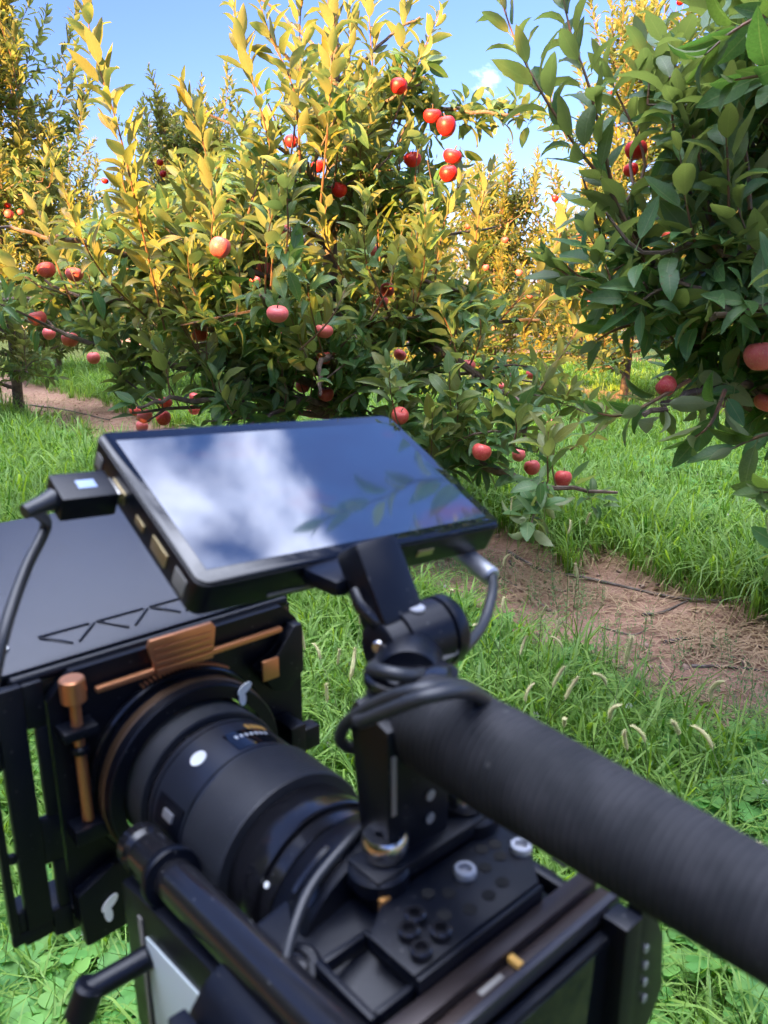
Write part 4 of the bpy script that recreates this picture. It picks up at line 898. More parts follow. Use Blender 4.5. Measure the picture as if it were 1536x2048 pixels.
def foxtail(px, py, size, label, lean=None, z=None):
    # head height guessed from where it shows: near ones about 0.3 m up
    z = z if z is not None else .30; P = atz(px, py, z); a = random.uniform(0, 6.28); hd = np.array([math.cos(a), math.sin(a), 0])*random.uniform(.02, .12)
    base = np.array([P[0]-hd[0], P[1]-hd[1], 0]); root = bpy.data.objects.new('foxtail_grass', None); COL.objects.link(root); root.location = tuple(base)
    tag(root, label, 'foxtail', 'foxtail grasses in the verge')
    m = MB(); top = P-base; m.tube([(0, 0, 0), tuple(top*np.array([.25, .25, .5])), tuple(top*np.array([.7, .7, .85])), tuple(top)], [.0013, .0012, .001, .0009], 5, 3); link('stem', m.mesh('stem', M_stem, True), root)
    h = link('seed_head', random.choice(FX), root, tuple(top)); h.rotation_euler = (random.gauss(0, .2), random.gauss(0, .2), a if lean is None else lean); h.scale = (size*1.05,)*3
    m2 = MB(); az = random.uniform(0, 6.28); V = []; F = []; T = []; blade(V, F, T, (0, 0, .02), az, .14, .002, 1.2, .5); o = link('leaf', mesh_np('leaf', np.array(V), np.array(F), M_grass, True, T), root)
places = [(1172, 1050, 1.0, .46, 'foxtail with plump tan head standing over the left end of the bare soil'), (1135, 1068, 1.0, .45, 'foxtail just left of the plump tan one over the bare soil'),
 (1022, 1022, 1.0, .42, 'tall straight foxtail at the right corner of the monitor'), (1157, 1160, 1.0, .38, 'pale foxtail hanging against the middle of the bare soil'), (1007, 1132, .9, .40, 'foxtail beside the silver plug of the monitor'),
 (1006, 1225, .9, .36, 'slim foxtail right of the black monitor arm'), (1083, 1230, .9, .34, 'foxtail in front of the small weeds'), (1112, 1268, .9, .32, 'foxtail at the middle of the weed patch'), (1125, 1297, .9, .30, 'foxtail just under the one at the middle of the weed patch'),
 (1250, 1328, 1.6, .33, 'long curved foxtail arching to the right over the weeds'), (1105, 1375, 1.2, .28, 'brown tufted foxtail above the handle, leftmost of its trio'), (1130, 1400, 1.3, .27, 'leaning foxtail in the trio above the handle'),
 (1052, 1405, 1.0, .27, 'foxtail close above the black handle'), (1212, 1372, 1.1, .28, 'horizontal yellowish foxtail over the middle of the verge'), (1222, 1440, 1.2, .26, 'bright foxtail leaning right above the handle'),
 (1128, 1455, 1.0, .25, 'foxtail touching the top line of the handle'), (1422, 1400, 1.4, .28, 'foxtail leaning right at the lower edge of the weeds, far right'), (1255, 1500, 1.1, .24, 'small foxtail low in the lush grass'),
 (1290, 1485, 1.0, .25, 'foxtail in lush grass right of the handle middle'), (1425, 1500, 1.3, .25, 'drooping foxtail in the lush grass at right'), (1357, 1470, 1.1, .25, 'foxtail leaning right between the lush blades'),
 (610, 1300, 1.0, .27, 'foxtail at the left end of the grass window under the monitor'), (640, 1320, 1.0, .27, 'second foxtail from the left in the grass window'), (700, 1360, 1.6, .25, 'large leaning foxtail in the middle of the grass window'),
 (675, 1330, .9, .26, 'small foxtail above the large leaning one'), (655, 1405, 1.0, .22, 'foxtail low in the grass window beside the matte box'), (720, 1250, .9, .28, 'foxtail near the monitor arm, top of the grass window'),
 (1500, 1720, 1.2, .18, 'foxtail by the lower right edge above the clover'), (365, 940, .9, .25, 'small foxtail left of the monitor'), (38, 770, 1.3, .35, 'tan foxtail in the far left grass'), (12, 800, 1.3, .35, 'yellowing foxtail at the left picture edge'), (85, 770, 1.2, .35, 'foxtail right of the tan one in the far left grass'),
 (900, 1190, .8, .33, 'faint foxtail between the plug cable and the ball mount'), (1040, 1310, 1.0, .30, 'foxtail right of the plug cable loop'), (970, 1260, .9, .32, 'foxtail inside the plug cable loop')]
for px, py, s_, z_, lb in places: foxtail(px, py, s_, lb, z=z_)

# white clover flowers
def clover_mesh():
    m = MB()
    for i in range(46):
        u = math.acos(1-1.7*random.random()); a = random.uniform(0, 6.28); d = Vector((math.sin(u)*math.cos(a), math.sin(u)*math.sin(a), math.cos(u))); e = d.orthogonal().normalized()*.0013; f = d.cross(e)
        p = d*.003; t = d*random.uniform(.009, .0115); m.add([p-e, p+e, t+e*.8, t-e*.8, (p+t)/2+f], [[0, 1, 4], [1, 2, 4], [2, 3, 4], [3, 0, 4]])
    return m.mesh('blossom', M_white, False)
CM = clover_mesh()
def clover_flower(px, py, z, label, s=1.0):
    P = atz(px, py, z); root = bpy.data.objects.new('clover_flower', None); COL.objects.link(root); root.location = (P[0], P[1], 0); tag(root, label, 'flower', 'white clover flowers in the grass')
    m = MB(); m.tube([(0, 0, 0), (.004, .002, z*.5), (0, 0, z)], .0011, 5, 3); link('stalk', m.mesh('stalk', M_stem), root); b = link('blossom', CM, root, (0, 0, z)); b.scale = (s, s, s); b.rotation_euler[2] = random.uniform(0, 6)
for px, py, z_, lb in [(657, 1490, .12, 'white clover flower between the matte box and the cable loop'), (700, 1325, .14, 'upper of two clover flowers in the grass window'), (727, 1342, .14, 'right clover flower beside the monitor arm'),
 (890, 1063+110, .12, 'clover flower under the monitor edge by the ball mount'), (1258, 1412, .14, 'white clover flower in the open weeds above the handle'), (1037, 1340, .14, 'clover flower beside the lower cable loop'), (173, 1868, .10, 'withered cream clover flower below the matte box'),
 (1530, 1565, .12, 'pinkish clover flower at the right picture edge'), (1072, 1430, .13, 'clover flower half hidden in grass close above the handle'), (1205, 825, .1, 'white clover flower in the far alley, left of the group'),
 (1195, 848, .1, 'white clover flower in the far alley, lowest of the group'), (1235, 800, .1, 'white clover flower in the far alley, topmost of the group'), (1265, 822, .1, 'white clover flower in the far alley, right of the group'),
 (1395, 950, .1, 'clover flower beyond the tall grass at right'), (1440, 975, .1, 'clover flower beyond the tall grass near the right edge'), (1500, 1000, .1, 'clover flower beyond the tall grass at the right edge'), (1455, 1030, .1, 'clover flower just over the tall grass tips'),
 (35, 960, .1, 'clover flower at the left edge beside the black flag'), (22, 1000, .1, 'clover flower just above the black flag'), (105, 905, .1, 'clover flower left of the monitor'), (135, 902, .1, 'clover flower nearest the left monitor side'), (80, 925, .1, 'clover flower in the middle of the left grass')]:
    clover_flower(px, py, z_, lb)

# ---------------------------------------------------------------- the camera rig (local axes: x right, y along the lens, z up)
RO = np.array([(417-768)/1600*.42, (1024-1562)/1600*.42, .42])
RX, RU, RF = np.array([.75, .1816, .636]), np.array([-.004, .9628, -.2702]), np.array([-.6614, .2001, .7228])
def rigmat():
    M = Matrix.Identity(4)
    for i, v in enumerate((RX, RF, RU)):
        ww = c2w(v); ww = ww/np.linalg.norm(ww)
        for j in range(3): M[j][i] = ww[j]
    o = c2w(RO)+CAMP
    for j in range(3): M[j][3] = o[j]
    return M
RM = rigmat()
def rthing(name, label, cat, base, M=None):
    o = bpy.data.objects.new(name, None); COL.objects.link(o); o.matrix_world = (M or RM) @ Matrix.Translation(base); o.empty_display_size = .03
    tag(o, label, cat); o['_b'] = 0; del o['_b']; return o, Vector(base)
def part(t, name, mb, material, label=None, parent=None, ang=40):
    root, base = t; o = bpy.data.objects.new(name, mb.mesh(name, material, True, ang)); COL.objects.link(o)
    if parent is not None: o.parent = parent                       # sub-part: same local space as its part
    else: o.parent = root; o.location = -base
    if label: o['label'] = label
    return o
def emblem(c, s, ax=(1, 0, 0), up=(0, 0, 1), th=.0004):
    """two rounded lobes and a short foot, like a folded ribbon"""
    a = Vector(ax).normalized()*s; u = Vector(up).normalized()*s; n = Vector(ax).cross(Vector(up)).normalized()*th; c = Vector(c)
    m = MB()
    def slab(pts, h):
        k = len(pts); V = [c+a*x+u*y+n*h for x, y in pts]+[c+a*x+u*y-n*h for x, y in pts]; m.add(V, [list(range(k)), [i+k for i in range(k)][::-1]]+[[i, i+k, (i+1) % k+k, (i+1) % k] for i in range(k)])
    def oval(cx_, cy_, rx, ry, t_): return [(cx_+rx*math.cos(w_)*math.cos(t_)-ry*math.sin(w_)*math.sin(t_), cy_+rx*math.cos(w_)*math.sin(t_)+ry*math.sin(w_)*math.cos(t_)) for w_ in [i*math.pi/8 for i in range(16)]]
    slab(oval(.05, .40, .72, .36, .25), 1.0); slab(oval(-.38, -.28, .62, .30, 1.35), 1.4); return m
def ring(m, y0, y1, ro, ri, n=72, c=(0, 0)):
    return m.lathe((c[0], y0, c[1]), (0, 1, 0), [(0, ro-.0008), (.0008, ro), (y1-y0-.0008, ro), (y1-y0, ro-.0008), (y1-y0, ri), (0, ri)], n, False)

# --- lens
t = rthing('camera_lens', 'black zoom lens with ribbed rings and a round white badge, between camera and matte box', 'lens', (0, -.11, 0))
LD = (0, 1, 0)
def seg(y0, y1, r0, r1=None, b=.0007): r1 = r1 or r0; return MB().lathe((0, y0, 0), LD, [(0, r0-b), (b, r0), (y1-y0-b, r1), (y1-y0, r1-b)], 96)
part(t, 'front_barrel', seg(-.006, .035, .0405), M_rubber)
part(t, 'front_groove', seg(-.010, -.006, .0375), M_blackg)
mb_ = part(t, 'middle_barrel', seg(-.046, -.010, .0385), mat('satin_black', (.014, .017, .026), .28, spec=.6))
for y_ in (-.0135, -.0425): part(t, 'fine_ridge', seg(y_-.0006, y_+.0006, .0389, b=.0002), M_black)
part(t, 'focus_ring', seg(-.078, -.046, .0402), M_rubber)
part(t, 'rear_barrel', seg(-.100, -.078, .0372, .0352), M_blackg)
part(t, 'mount_ring', seg(-.108, -.100, .0345), M_blackg)
def on_barrel(ang, y, r): return Vector((r*math.cos(ang), y, r*math.sin(ang)))
def patch(a0, a1, y0, y1, r, th=.0005, n=8):
    m = MB(); V = []; F = []
    for i in range(n+1):
        a = a0+(a1-a0)*i/n
        for yy, rr in ((y0, r), (y1, r), (y1, r-th), (y0, r-th)): V.append((rr*math.cos(a), yy, rr*math.sin(a)))
    for i in range(n):
        for j in range(4): k = i*4; F.append([k+j, k+(j+1) % 4, k+4+(j+1) % 4, k+4+j])
    F.append([0, 1, 2, 3]); F.append([n*4+3, n*4+2, n*4+1, n*4]); return m.add(V, F)
bc = on_barrel(R(118), -.027, .0386); nd = Vector((math.cos(R(118)), 0, math.sin(R(118))))
part(t, 'badge', MB().lathe(tuple(bc), nd, [(0, .0042), (.0005, .0042)], 28), M_print, 'round white badge')
part(t, 'switch_plate', patch(R(150), R(172), -.040, -.018, .0390), M_black); part(t, 'switch', patch(R(157), R(163), -.034, -.026, .0402, .0018), M_alum)
part(t, 'distance_window', patch(R(60), R(95), -.040, -.024, .0388), M_glass)
mm = MB()
for i in range(7): a = R(62+i*4.2); pp = patch(a, a+R(2.0), -.031, -.0285, .0390); mm.add(pp.V, pp.F)
part(t, 'scale_marks', mm, M_print)
mm = MB()
for i in range(4): a = R(55+i*5); pp = patch(a, a+R(2.6), -.024, -.019, .03885); mm.add(pp.V, pp.F)
part(t, 'amber_marks', mm, M_amber)
part(t, 'index_dot', MB().lathe(tuple(on_barrel(R(150), -.102, .0345)), (math.cos(R(150)), 0, math.sin(R(150))), [(0, .0013), (.0005, .0013)], 16), M_print)

# --- matte box
t = rthing('matte_box', 'black matte box with copper knobs and filter tray tab, clamped round the lens front', 'matte box', (0, .03, -.08))
def frame_plate(y0, y1, ox0, ox1, oz0, oz1, ch, cxz, hr, n=64):
    """plate with cut corners and a round hole"""
    out = [(ox0+ch, oz0), (ox1-ch, oz0), (ox1, oz0+ch), (ox1, oz1-ch), (ox1-ch, oz1), (ox0+ch, oz1), (ox0, oz1-ch), (ox0, oz0+ch)]
    def hit(a):
        dx, dz = math.cos(a), math.sin(a); best = 9
        for i in range(8):
            x1, z1 = out[i]; x2, z2 = out[(i+1) % 8]; ex, ez = x2-x1, z2-z1; den = dx*ez-dz*ex
            if abs(den) < 1e-12: continue
            tt = ((x1-cxz[0])*ez-(z1-cxz[1])*ex)/den; uu = ((x1-cxz[0])*dz-(z1-cxz[1])*dx)/den
            if tt > 0 and -1e-6 <= uu <= 1+1e-6: best = min(best, tt)
        return best
    V = []; F = []
    for yy in (y0, y1):
        for i in range(n): a = 2*math.pi*i/n; h = hit(a); V.append((cxz[0]+math.cos(a)*h, yy, cxz[1]+math.sin(a)*h)); V.append((cxz[0]+math.cos(a)*hr, yy, cxz[1]+math.sin(a)*hr))
    for i in range(n):
        j = (i+1) % n; o, q, o2, q2 = 2*i, 2*i+1, 2*j, 2*j+1; b = 2*n
        F += [[o, q, q2, o2], [o+b, o2+b, q2+b, q+b], [o, o2, o2+b, o+b], [q, q+b, q2+b, q2]]
    return MB().add(V, F)
part(t, 'rear_plate', frame_plate(.030, .036, -.066, .082, -.082, .070, .012, (0, 0), .052, 96), M_black)
hood = MB(); hood.box((-.088, .044, .064), (.084, .078, .070)); hood.box((-.088, .044, -.082), (.084, .078, -.076)); hood.box((.078, .044, -.0755), (.084, .078, .0635))
part(t, 'hood', hood, M_black)
st = MB(); st.box((-.072, .0365, -.080), (.080, .0435, -.0665)); st.box((-.072, .0365, .058), (.080, .0435, .068)); st.box((.068, .0365, -.066), (.080, .0435, .0575)); part(t, 'filter_stage', st, M_blackg)
sf = MB()          # side flag frame with slots at left
sf.prism([(-.100, -.050), (-.094, -.060), (-.066, -.060), (-.066, .062), (-.092, .070), (-.100, .060)], .0365, .040, 1, .001)
fr1 = MB()
fr1.box((-.0965, .030, -.062), (-.0925, .036, .0700)); fr1.box((-.0888, .030, -.062), (-.0762, .036, .0700)); fr1.box((-.0925, .031, -.062), (-.0888, .035, -.050)); fr1.box((-.0925, .031, -.022), (-.0888, .035, -.017)); fr1.box((-.0925, .031, .030), (-.0888, .035, .0695))
fr1.box((-.0762, .031, -.074), (-.0665, .0355, -.058)); fr1.box((-.0762, .031, .046), (-.0665, .0355, .0695)); fr1.box((-.0762, .031, -.030), (-.0665, .0355, -.004)); fr1.box((-.0725, .031, -.0578), (-.0665, .0355, -.0302)); fr1.box((-.0725, .031, -.0038), (-.0665, .0355, .0458)); fr1.box((-.0965, .0312, -.069), (-.0764, .0352, -.0622))
part(t, 'side_frame', fr1, M_black)
dr_ = MB(); ring(dr_, .008, .030, .0500, .0425, 96); part(t, 'clamp_ring', dr_, M_black)
dr_ = MB(); ring(dr_, .0305, .0415, .058, .049, 96); part(t, 'outer_ring', dr_, M_blackg)
dr_ = MB(); ring(dr_, .0245, .0300, .0535, .0505, 96); part(t, 'thin_ring', dr_, M_blackg)
dr_ = MB(); ring(dr_, .014, .020, .0510, .0502, 96); part(t, 'bronze_line', dr_, mat('bronze_edge', (.10, .06, .035), .4, metal=.6))
knr = MB()
for i in range(22):
    a = R(56+i*2.6); c = Vector((.0545*math.cos(a), .028, .0545*math.sin(a))); knr.rod(c-Vector((0, .002, 0)), c+Vector((0, .002, 0)), .0008, 6, .0002)
part(t, 'knurled_copper_edge', knr, M_copper)
tb = MB(); tb.prism([(-.0135, .057), (.0190, .057), (.0215, .0745), (.0195, .0775), (-.0160, .0775), (-.0175, .0740)], .021, .0235, 1, .0006)
for i in range(4): tb.box((-.014, .0200, .0595+i*.0038), (.0185, .0208, .0615+i*.0038), .0003)
part(t, 'tray_tab', tb, M_copper, 'ribbed copper tab of the filter tray')
part(t, 'copper_rail', MB().box((-.044, .0238, .0570), (.066, .0275, .0600), .0006), M_copper)
kn = MB(); kn.rod((-.0560, .022, .058), (-.0560, .022, .0705), .0062, 40, .0008, .04); k_ = part(t, 'locking_knob', kn, M_copper, 'knurled copper knob on a long pin')
part(t, 'pin', MB().rod((-.0560, .022, -.008), (-.0560, .022, .0578), .0029, 20, .0004), M_copper, None, k_)
part(t, 'pin_bracket', MB().box((-.0645, .016, .040), (-.0475, .0295, .0455)), M_black); part(t, 'pin_bracket', MB().box((-.0645, .016, -.0175), (-.0475, .0295, -.0085)), M_black); part(t, 'pin_collar', MB().rod((-.056, .022, .0300), (-.056, .022, .0345), .0045, 20), M_black)
cl = MB(); cl.prism([(.046, .040), (.060, .046), (.072, .060), (.078, .060), (.078, .030), (.066, .020), (.056, .024)], .0205, .0295, 1, .0012); part(t, 'corner_clamp', cl, M_black)
part(t, 'copper_latch', MB().box((.0475, .0175, .0335), (.0585, .0200, .0460), .0008, Matrix.Rotation(R(0), 4, 'Y')), M_copper)
cl = MB(); cl.box((.060, .010, -.022), (.0705, .029, .002), .0015); cl.box((.0708, .012, -.018), (.082, .022, -.004), .001); part(t, 'side_clamp', cl, M_black)
part(t, 'side_knob', MB().rod((.062, .012, -.032), (.074, .006, -.0295), .0048, 32, .0006, .05), M_copper, 'small copper knob at the lens side')
lw = MB(); lw.prism([(-.064, -.082), (-.030, -.080), (-.012, -.062), (-.012, -.052), (-.045, -.040), (-.066, -.050)], .022, .0295, 1, .0015); part(t, 'lower_clamp', lw, M_black)
part(t, 'emblem', emblem((.0290, .0068, .0380), .0068, (.9, 0, .25), (-.25, 0, .9)), M_print)
part(t, 'emblem', emblem((-.0500, .0210, -.0640), .0075, (.9, 0, .4), (-.3, 0, .9)), M_print)

# --- flag plate over the matte box
FLT = Matrix.Translation((0, .040, .0715)) @ Matrix.Rotation(R(17), 4, 'X')
t = rthing('top_flag', 'flat black carbon flag plate jutting forward from the matte box, left of the monitor', 'lens flag', (0, 0, 0), RM @ FLT)
fl = MB(); fl.prism([(-.094, .006), (-.088, 0), (.080, 0), (.086, .006), (.100, .128), (.094, .134), (-.104, .134), (-.110, .128)], 0, .0022, 2, .0007)
part(t, 'plate', fl, M_flag)
tr_ = MB()
for i in range(5):
    x0 = -.058+i*.0300; 
    for a, b in (((x0, .020), (x0+.0262, .020)), ((x0+.0005, .0192), (x0+.0130, .0085)), ((x0+.0165, .0085), (x0+.0285, .0192))):
        tr_.tube([(a[0], a[1], .0024), (b[0], b[1], .0024)], .0008, 6)
part(t, 'embossed_truss', tr_, M_black); part(t, 'emblem', emblem((-.0780, .014, .0030), .0075, (1, .1, 0), (-.1, 1, 0)), M_print)
part(t, 'hinge', MB().rod((-.080, -.003, -.001), (.078, -.003, -.001), .0028, 20), M_black)

# --- camera body in its cage
t = rthing('cinema_camera', 'black caged camera body seen from behind, top plate full of threaded holes', 'camera', (-.01, -.16, -.06))
bd = MB(); bd.prism([(-.078, -.058), (.040, -.058), (.046, -.048), (.046, .022), (.038, .030), (-.018, .031), (-.050, .024), (-.070, .014), (-.078, .004)], -.200, -.122, 1, .004); part(t, 'body', bd, M_black)
dm = MB().lathe((0, -.112, 0), (0, -1, 0), [(0, .0375), (.003, .0405), (.012, .0440), (.022, .0480), (.030, .048)], 72); part(t, 'mount_dome', dm, M_black)
sl_ = MB()
for i in range(3): sl_.prism([(-.040+i*0, .0), (0, 0), (0, 0)], 0, 0) if False else sl_.add(*[(lambda P_: (P_.V, P_.F))(patch(R(112), R(136), -.1270-i*.0045, -.1292-i*.0045, .0484, .0006))][0])
part(t, 'vent_slots', sl_, M_blackg)
part(t, 'shutter_recess', MB().lathe((-.052, -.150, .0235), (-.25, 0, 1), [(0, .011), (.0015, .0118), (.003, .0105), (.003, .0080), (.0012, .0078)], 40), M_black)
part(t, 'shutter_button', MB().lathe((-.052, -.150, .0235), (-.25, 0, 1), [(0, .0070), (.0030, .0070), (.0036, .0060)], 32), M_blackg)
cg = MB(); cg.prism([(-.0120, -.1575), (.0480, -.1575), (.0480, -.1660), (.0410, -.1790), (.0315, -.1893), (-.0312, -.1893), (-.0315, -.1677), (-.0200, -.1600)], .0345, .0398, 2, .0008); plate = part(t, 'cage_top_plate', cg, M_black)
part(t, 'plate_wall', MB().box((-.0310, -.1915, .0300), (.0315, -.1896, .0392), .0006), M_black)
rf_ = MB()
for a_, b_ in (((-.0490, -.1890, .0290), (-.0462, -.1600, .0350)), ((-.0285, -.1885, .0290), (-.0262, -.1600, .0350)), ((-.0460, -.1890, .0290), (-.0287, -.1866, .0350)), ((-.0460, -.1628, .0290), (-.0287, -.1602, .0350))): rf_.box(a_, b_, .0008)
part(t, 'recess_frame', rf_, M_black)
dh = mat('hole_shade_black', (.002, .002, .002), .9)  # near-black on flat discs and strips; shade inside holes painted as colour
for X_, Y_ in ((-.003, -.1670), (.0222, -.1715), (.0312, -.1711), (.0027, -.1717), (.0027, -.1819), (.0127, -.1819), (.0212, -.1808), (-.0060, -.1780), (.0350, -.1655), (.0290, -.1640)):
    part(t, 'threaded_hole', MB().lathe((X_, Y_, .0399), (0, 0, 1), [(0, .0026), (.0002, .0026)], 18), dh, None, plate)
for X_, Y_, r in ((.0141, -.1689, .0043), (.0397, -.1742, .0043)):
    s1 = MB().lathe((X_, Y_, .0399), (0, 0, 1), [(0, r), (.0022, r), (.0028, r-.0005), (.0028, .0026), (.0006, .0024)], 32); part(t, 'ring_screw', s1, M_alum, None, plate)
for X_, Y_ in ((-.0152, -.1728), (-.0135, -.1835), (-.0215, -.1765), (-.0240, -.1850)): part(t, 'dark_screw', MB().lathe((X_, Y_, .0399), (0, 0, 1), [(0, .0038), (.003, .0038), (.0036, .0032), (.0036, .002), (.001, .0018)], 28), M_blackg, None, plate)
for X_ in (.0440, .0500): part(t, 'rear_slot', MB().box((X_, -.1880, .0342), (X_+.0010, -.1810, .0347), .0001), dh)
part(t, 'copper_edge', MB().box((-.0135, -.1560, .0398), (.050, -.1525, .0428), .0006), mat('brown_anodised', (.20, .115, .09), .3, metal=.8))
part(t, 'front_rail', MB().box((-.016, -.1565, .0300), (.054, -.1395, .0394), .001), M_black)
part(t, 'amber_plug', MB().box((-.0190, -.1600, .0350), (-.0145, -.1577, .0412), .0008), mat('amber_plug', (.5, .24, .07), .4, metal=.5))
part(t, 'rear_bar', MB().box((-.062, -.1990, .0280), (.0555, -.1918, .0340), .001), mat('brown_black_bar', (.028, .021, .021), .32, metal=.5))
part(t, 'rear_lip', MB().box((-.070, -.2075, .0250), (.0575, -.2045, .0318), .0008), mat('grey_lip', (.05, .05, .062), .4, metal=.5))
part(t, 'rear_shelf', MB().box((-.070, -.2043, .0200), (.0565, -.1992, .0302), .001), mat('brown_black', (.03, .02, .018), .35, metal=.3))
part(t, 'amber_tab', MB().box((.0025, -.2043, .0303), (.0050, -.1993, .0325), .0003), M_amber)
part(t, 'printed_strip', MB().box((-.014, -.2028, .0303), (-.003, -.2008, .0305), .00005), M_printd)
scr = MB(); scr.box((-.066, -.2125, -.072), (.0465, -.2078, .0240), .0015); sc_ = part(t, 'rear_screen', scr, M_black, 'folded rear display mirroring the grass'); part(t, 'display_glass', MB().box((-.062, -.2131, -.068), (.0440, -.2126, .0225), .0002), M_glass, None, sc_)
part(t, 'cage_side', MB().box((.0485, -.2100, -.072), (.0535, -.125, .0262), .0012), M_black); part(t, 'cage_side', MB().box((-.086, -.200, -.058), (-.079, -.125, .010), .0012), M_black)
bk = MB(); bk.prism([(.0550, .034), (.0640, .028), (.0735, .010), (.0775, -.018), (.0700, -.0300), (.0550, -.0420)], -.2180, -.2120, 1, .001); bk.box((.0440, -.2190, -.072), (.0545, -.2085, .0305), .001); bk_ = part(t, 'cable_clamp_bracket', bk, M_black)
for i in range(4): part(t, 'bracket_hole', MB().lathe((.0605+i*.0008, -.2182, .012-i*.0083), (0, -1, 0), [(0, .0017), (.0004, .0017)], 16), M_alum, None, bk_)

# --- lower left side handle on its rod
t = rthing('side_handle', 'glossy black tube with a ribbed collar and pale panel beneath, left of the lens', 'side handle', (-.05, -.04, -.03))
A = Vector((-.0515, -.030, .0045)); B_ = Vector((-.0560, -.155, .0235)); dd = (B_-A).normalized()
part(t, 'tube', MB().rod(A+dd*.034, B_+dd*.06, .0088, 40), M_blackg)
part(t, 'end_cap', MB().rod(A-dd*.004, A+dd*.0085, .0108, 40, .003), M_blackg); part(t, 'sleeve', MB().rod(A+dd*.0105, A+dd*.032, .0105, 40, .001), M_blackg)
part(t, 'groove', MB().rod(A+dd*.008, A+dd*.011, .0092, 40, .0003), M_black)
part(t, 'collar', MB().lathe(A+dd*.031, dd, [(0, .0125), (.001, .0130), (.004, .0130), (.005, .0125)], 40), M_black)
gp = MB(); gp.prism([(-.034, -.004), (-.052, -.001), (-.150, .012), (-.200, .020), (-.200, -.080), (-.060, -.090), (-.036, -.080)], -.0640, -.0520, 0, .003); part(t, 'grip_body', gp, M_black)
part(t, 'pale_panel', MB().prism([(-.060, -.016), (-.150, -.004), (-.190, -.002), (-.190, -.080), (-.070, -.082), (-.062, -.070)], -.0652, -.0642, 0, .0003), M_pale, 'pale flat panel')
part(t, 'grip_stripe', MB().box((-.0648, -.0560, -.070), (-.0641, -.0525, -.010), .0002), M_printd)
part(t, 'cross_rod', MB().rod((-.0900, -.056, -.0305), (-.0645, -.062, -.0245), .0050, 28), M_black); part(t, 'rod_knob', MB().rod((-.0945, -.055, -.0420), (-.0885, -.057, -.0260), .0062, 28, .0015), M_black)

# --- top handle
t = rthing('overhead_grip', 'thick leather wrapped black grip on a slotted post, running off the right edge', 'camera grip', (.012, -.140, .04))
H0 = Vector((.0125, -.1350, .0930)); HD = (Vector((.0207, -.2713, .0874))-Vector((.0134, -.1838, .0951))); HD.normalize()
g0 = Vector((.0134, -.1838, .0951))-HD*.040
prof = [(0, .0090), (.001, .0130), (.004, .0160), (.010, .0176), (.040, .0181), (.080, .0172), (.128, .0160), (.160, .0158), (.170, .015)]
part(t, 'grip', MB().lathe(g0, HD, prof, 64), M_foam)
ps = MB(); ps.prism([(-.1370, .0440), (-.1520, .0440), (-.1520, .1000), (-.1340, .1060), (-.1300, .1000)], -.0090, .0225, 0, .0015); post = part(t, 'post', ps, M_black)
ps = MB(); ps.box((-.0075, -.1526, .066), (-.0052, -.1522, .090), .0001); part(t, 'printed_side', ps, M_printd, None, post)
hl = MB()
for i in range(3): hl.lathe((.0120, -.1523, .0560+i*.0100), (0, -1, 0), [(0, .0022), (.0005, .0022)], 16)
part(t, 'post_hole', hl, M_alum, None, post)
cp = MB(); cp.box((-.0190, -.1580, .0405), (.046, -.1400, .0472), .002); cp.lathe((-.0110, -.149, .0400), (0, 0, 1), [(0, .0115), (.005, .0115), (.006, .0105)], 36); cp.lathe((.038, -.149, .0400), (0, 0, 1), [(0, .0115), (.005, .0115), (.006, .0105)], 36); part(t, 'nato_clamp', cp, M_black)
for c in ((-.0065, -.1475, .0480), (.0365, -.1470, .0480)):
    part(t, 'clamp_screw', MB().lathe(c, (0, 0, 1), [(0, .0080), (.0015, .0086), (.007, .0086), (.0084, .0076), (.0084, .0036), (.005, .0030)], 36), M_steel, 'shiny steel screw head')
part(t, 'top_cap', MB().lathe((.0115, -.1420, .1010), (0, .10, 1), [(0, .0150), (.002, .0165), (.005, .0165), (.0065, .0145)], 40), M_black)

# --- ball head between handle and monitor
t = rthing('ball_mount', 'chunky black tilting arm joining the monitor to the top handle', 'monitor mount', (.012, -.140, .104))
RPT = lambda px, py, d: Vector(tuple(float(np.dot(np.array([(px-768)/1600*d, (1024-py)/1600*d, d])-RO, q)) for q in (RX, RF, RU)))
b0 = Vector((.0130, -.1385, .1075)); kc = Vector((.0370, -.1180, .1105)); ax = Vector((.99, -.10, .03)).normalized()
part(t, 'base_disc', MB().lathe(b0, (0, .05, 1), [(0, .0150), (.001, .0165), (.004, .0165), (.005, .0150)], 40), M_blackg)
part(t, 'lower_body', MB().lathe(b0+Vector((.002, .002, -.002)), kc-b0-Vector((.004, 0, .004)), [(0, .0125), (.004, .0140), (.022, .0140), (.026, .0120)], 40), M_black)
part(t, 'tilt_drum', MB().lathe(kc-ax*.0200, ax, [(0, .0105), (.0015, .0125), (.010, .0128), (.0105, .0143), (.030, .0143), (.0305, .0128), (.031, .0128), (.0315, .0148), (.036, .0148), (.0385, .0128), (.039, .005)], 56), M_black)
part(t, 'drum_mark', MB().lathe(kc+Vector((-.002, -.002, .0141)), (0, -.1, 1), [(0, .0036), (.0008, .0034)], 24), M_alum)
part(t, 'drum_print', MB().box((-.005, -.0003, -.0012), (.005, 0, .0012), 0, Matrix.Translation(kc+Vector((.006, -.0140, -.0040))) @ Matrix.Rotation(R(-15), 4, 'X')), M_printd)
part(t, 'side_screw', MB().lathe(RPT(762, 1287, .318), (-.8, -.6, .0), [(0, .0030), (.004, .0030), (.0046, .0024)], 24), M_steel)
ub = MB(); Mt = Matrix.Translation((.0290, -.1060, .1310)) @ Matrix.Rotation(R(-32), 4, 'X'); ub.box((-.0115, -.0085, -.016), (.0115, .0085, .020), .004, Mt); part(t, 'upper_arm', ub, M_black)
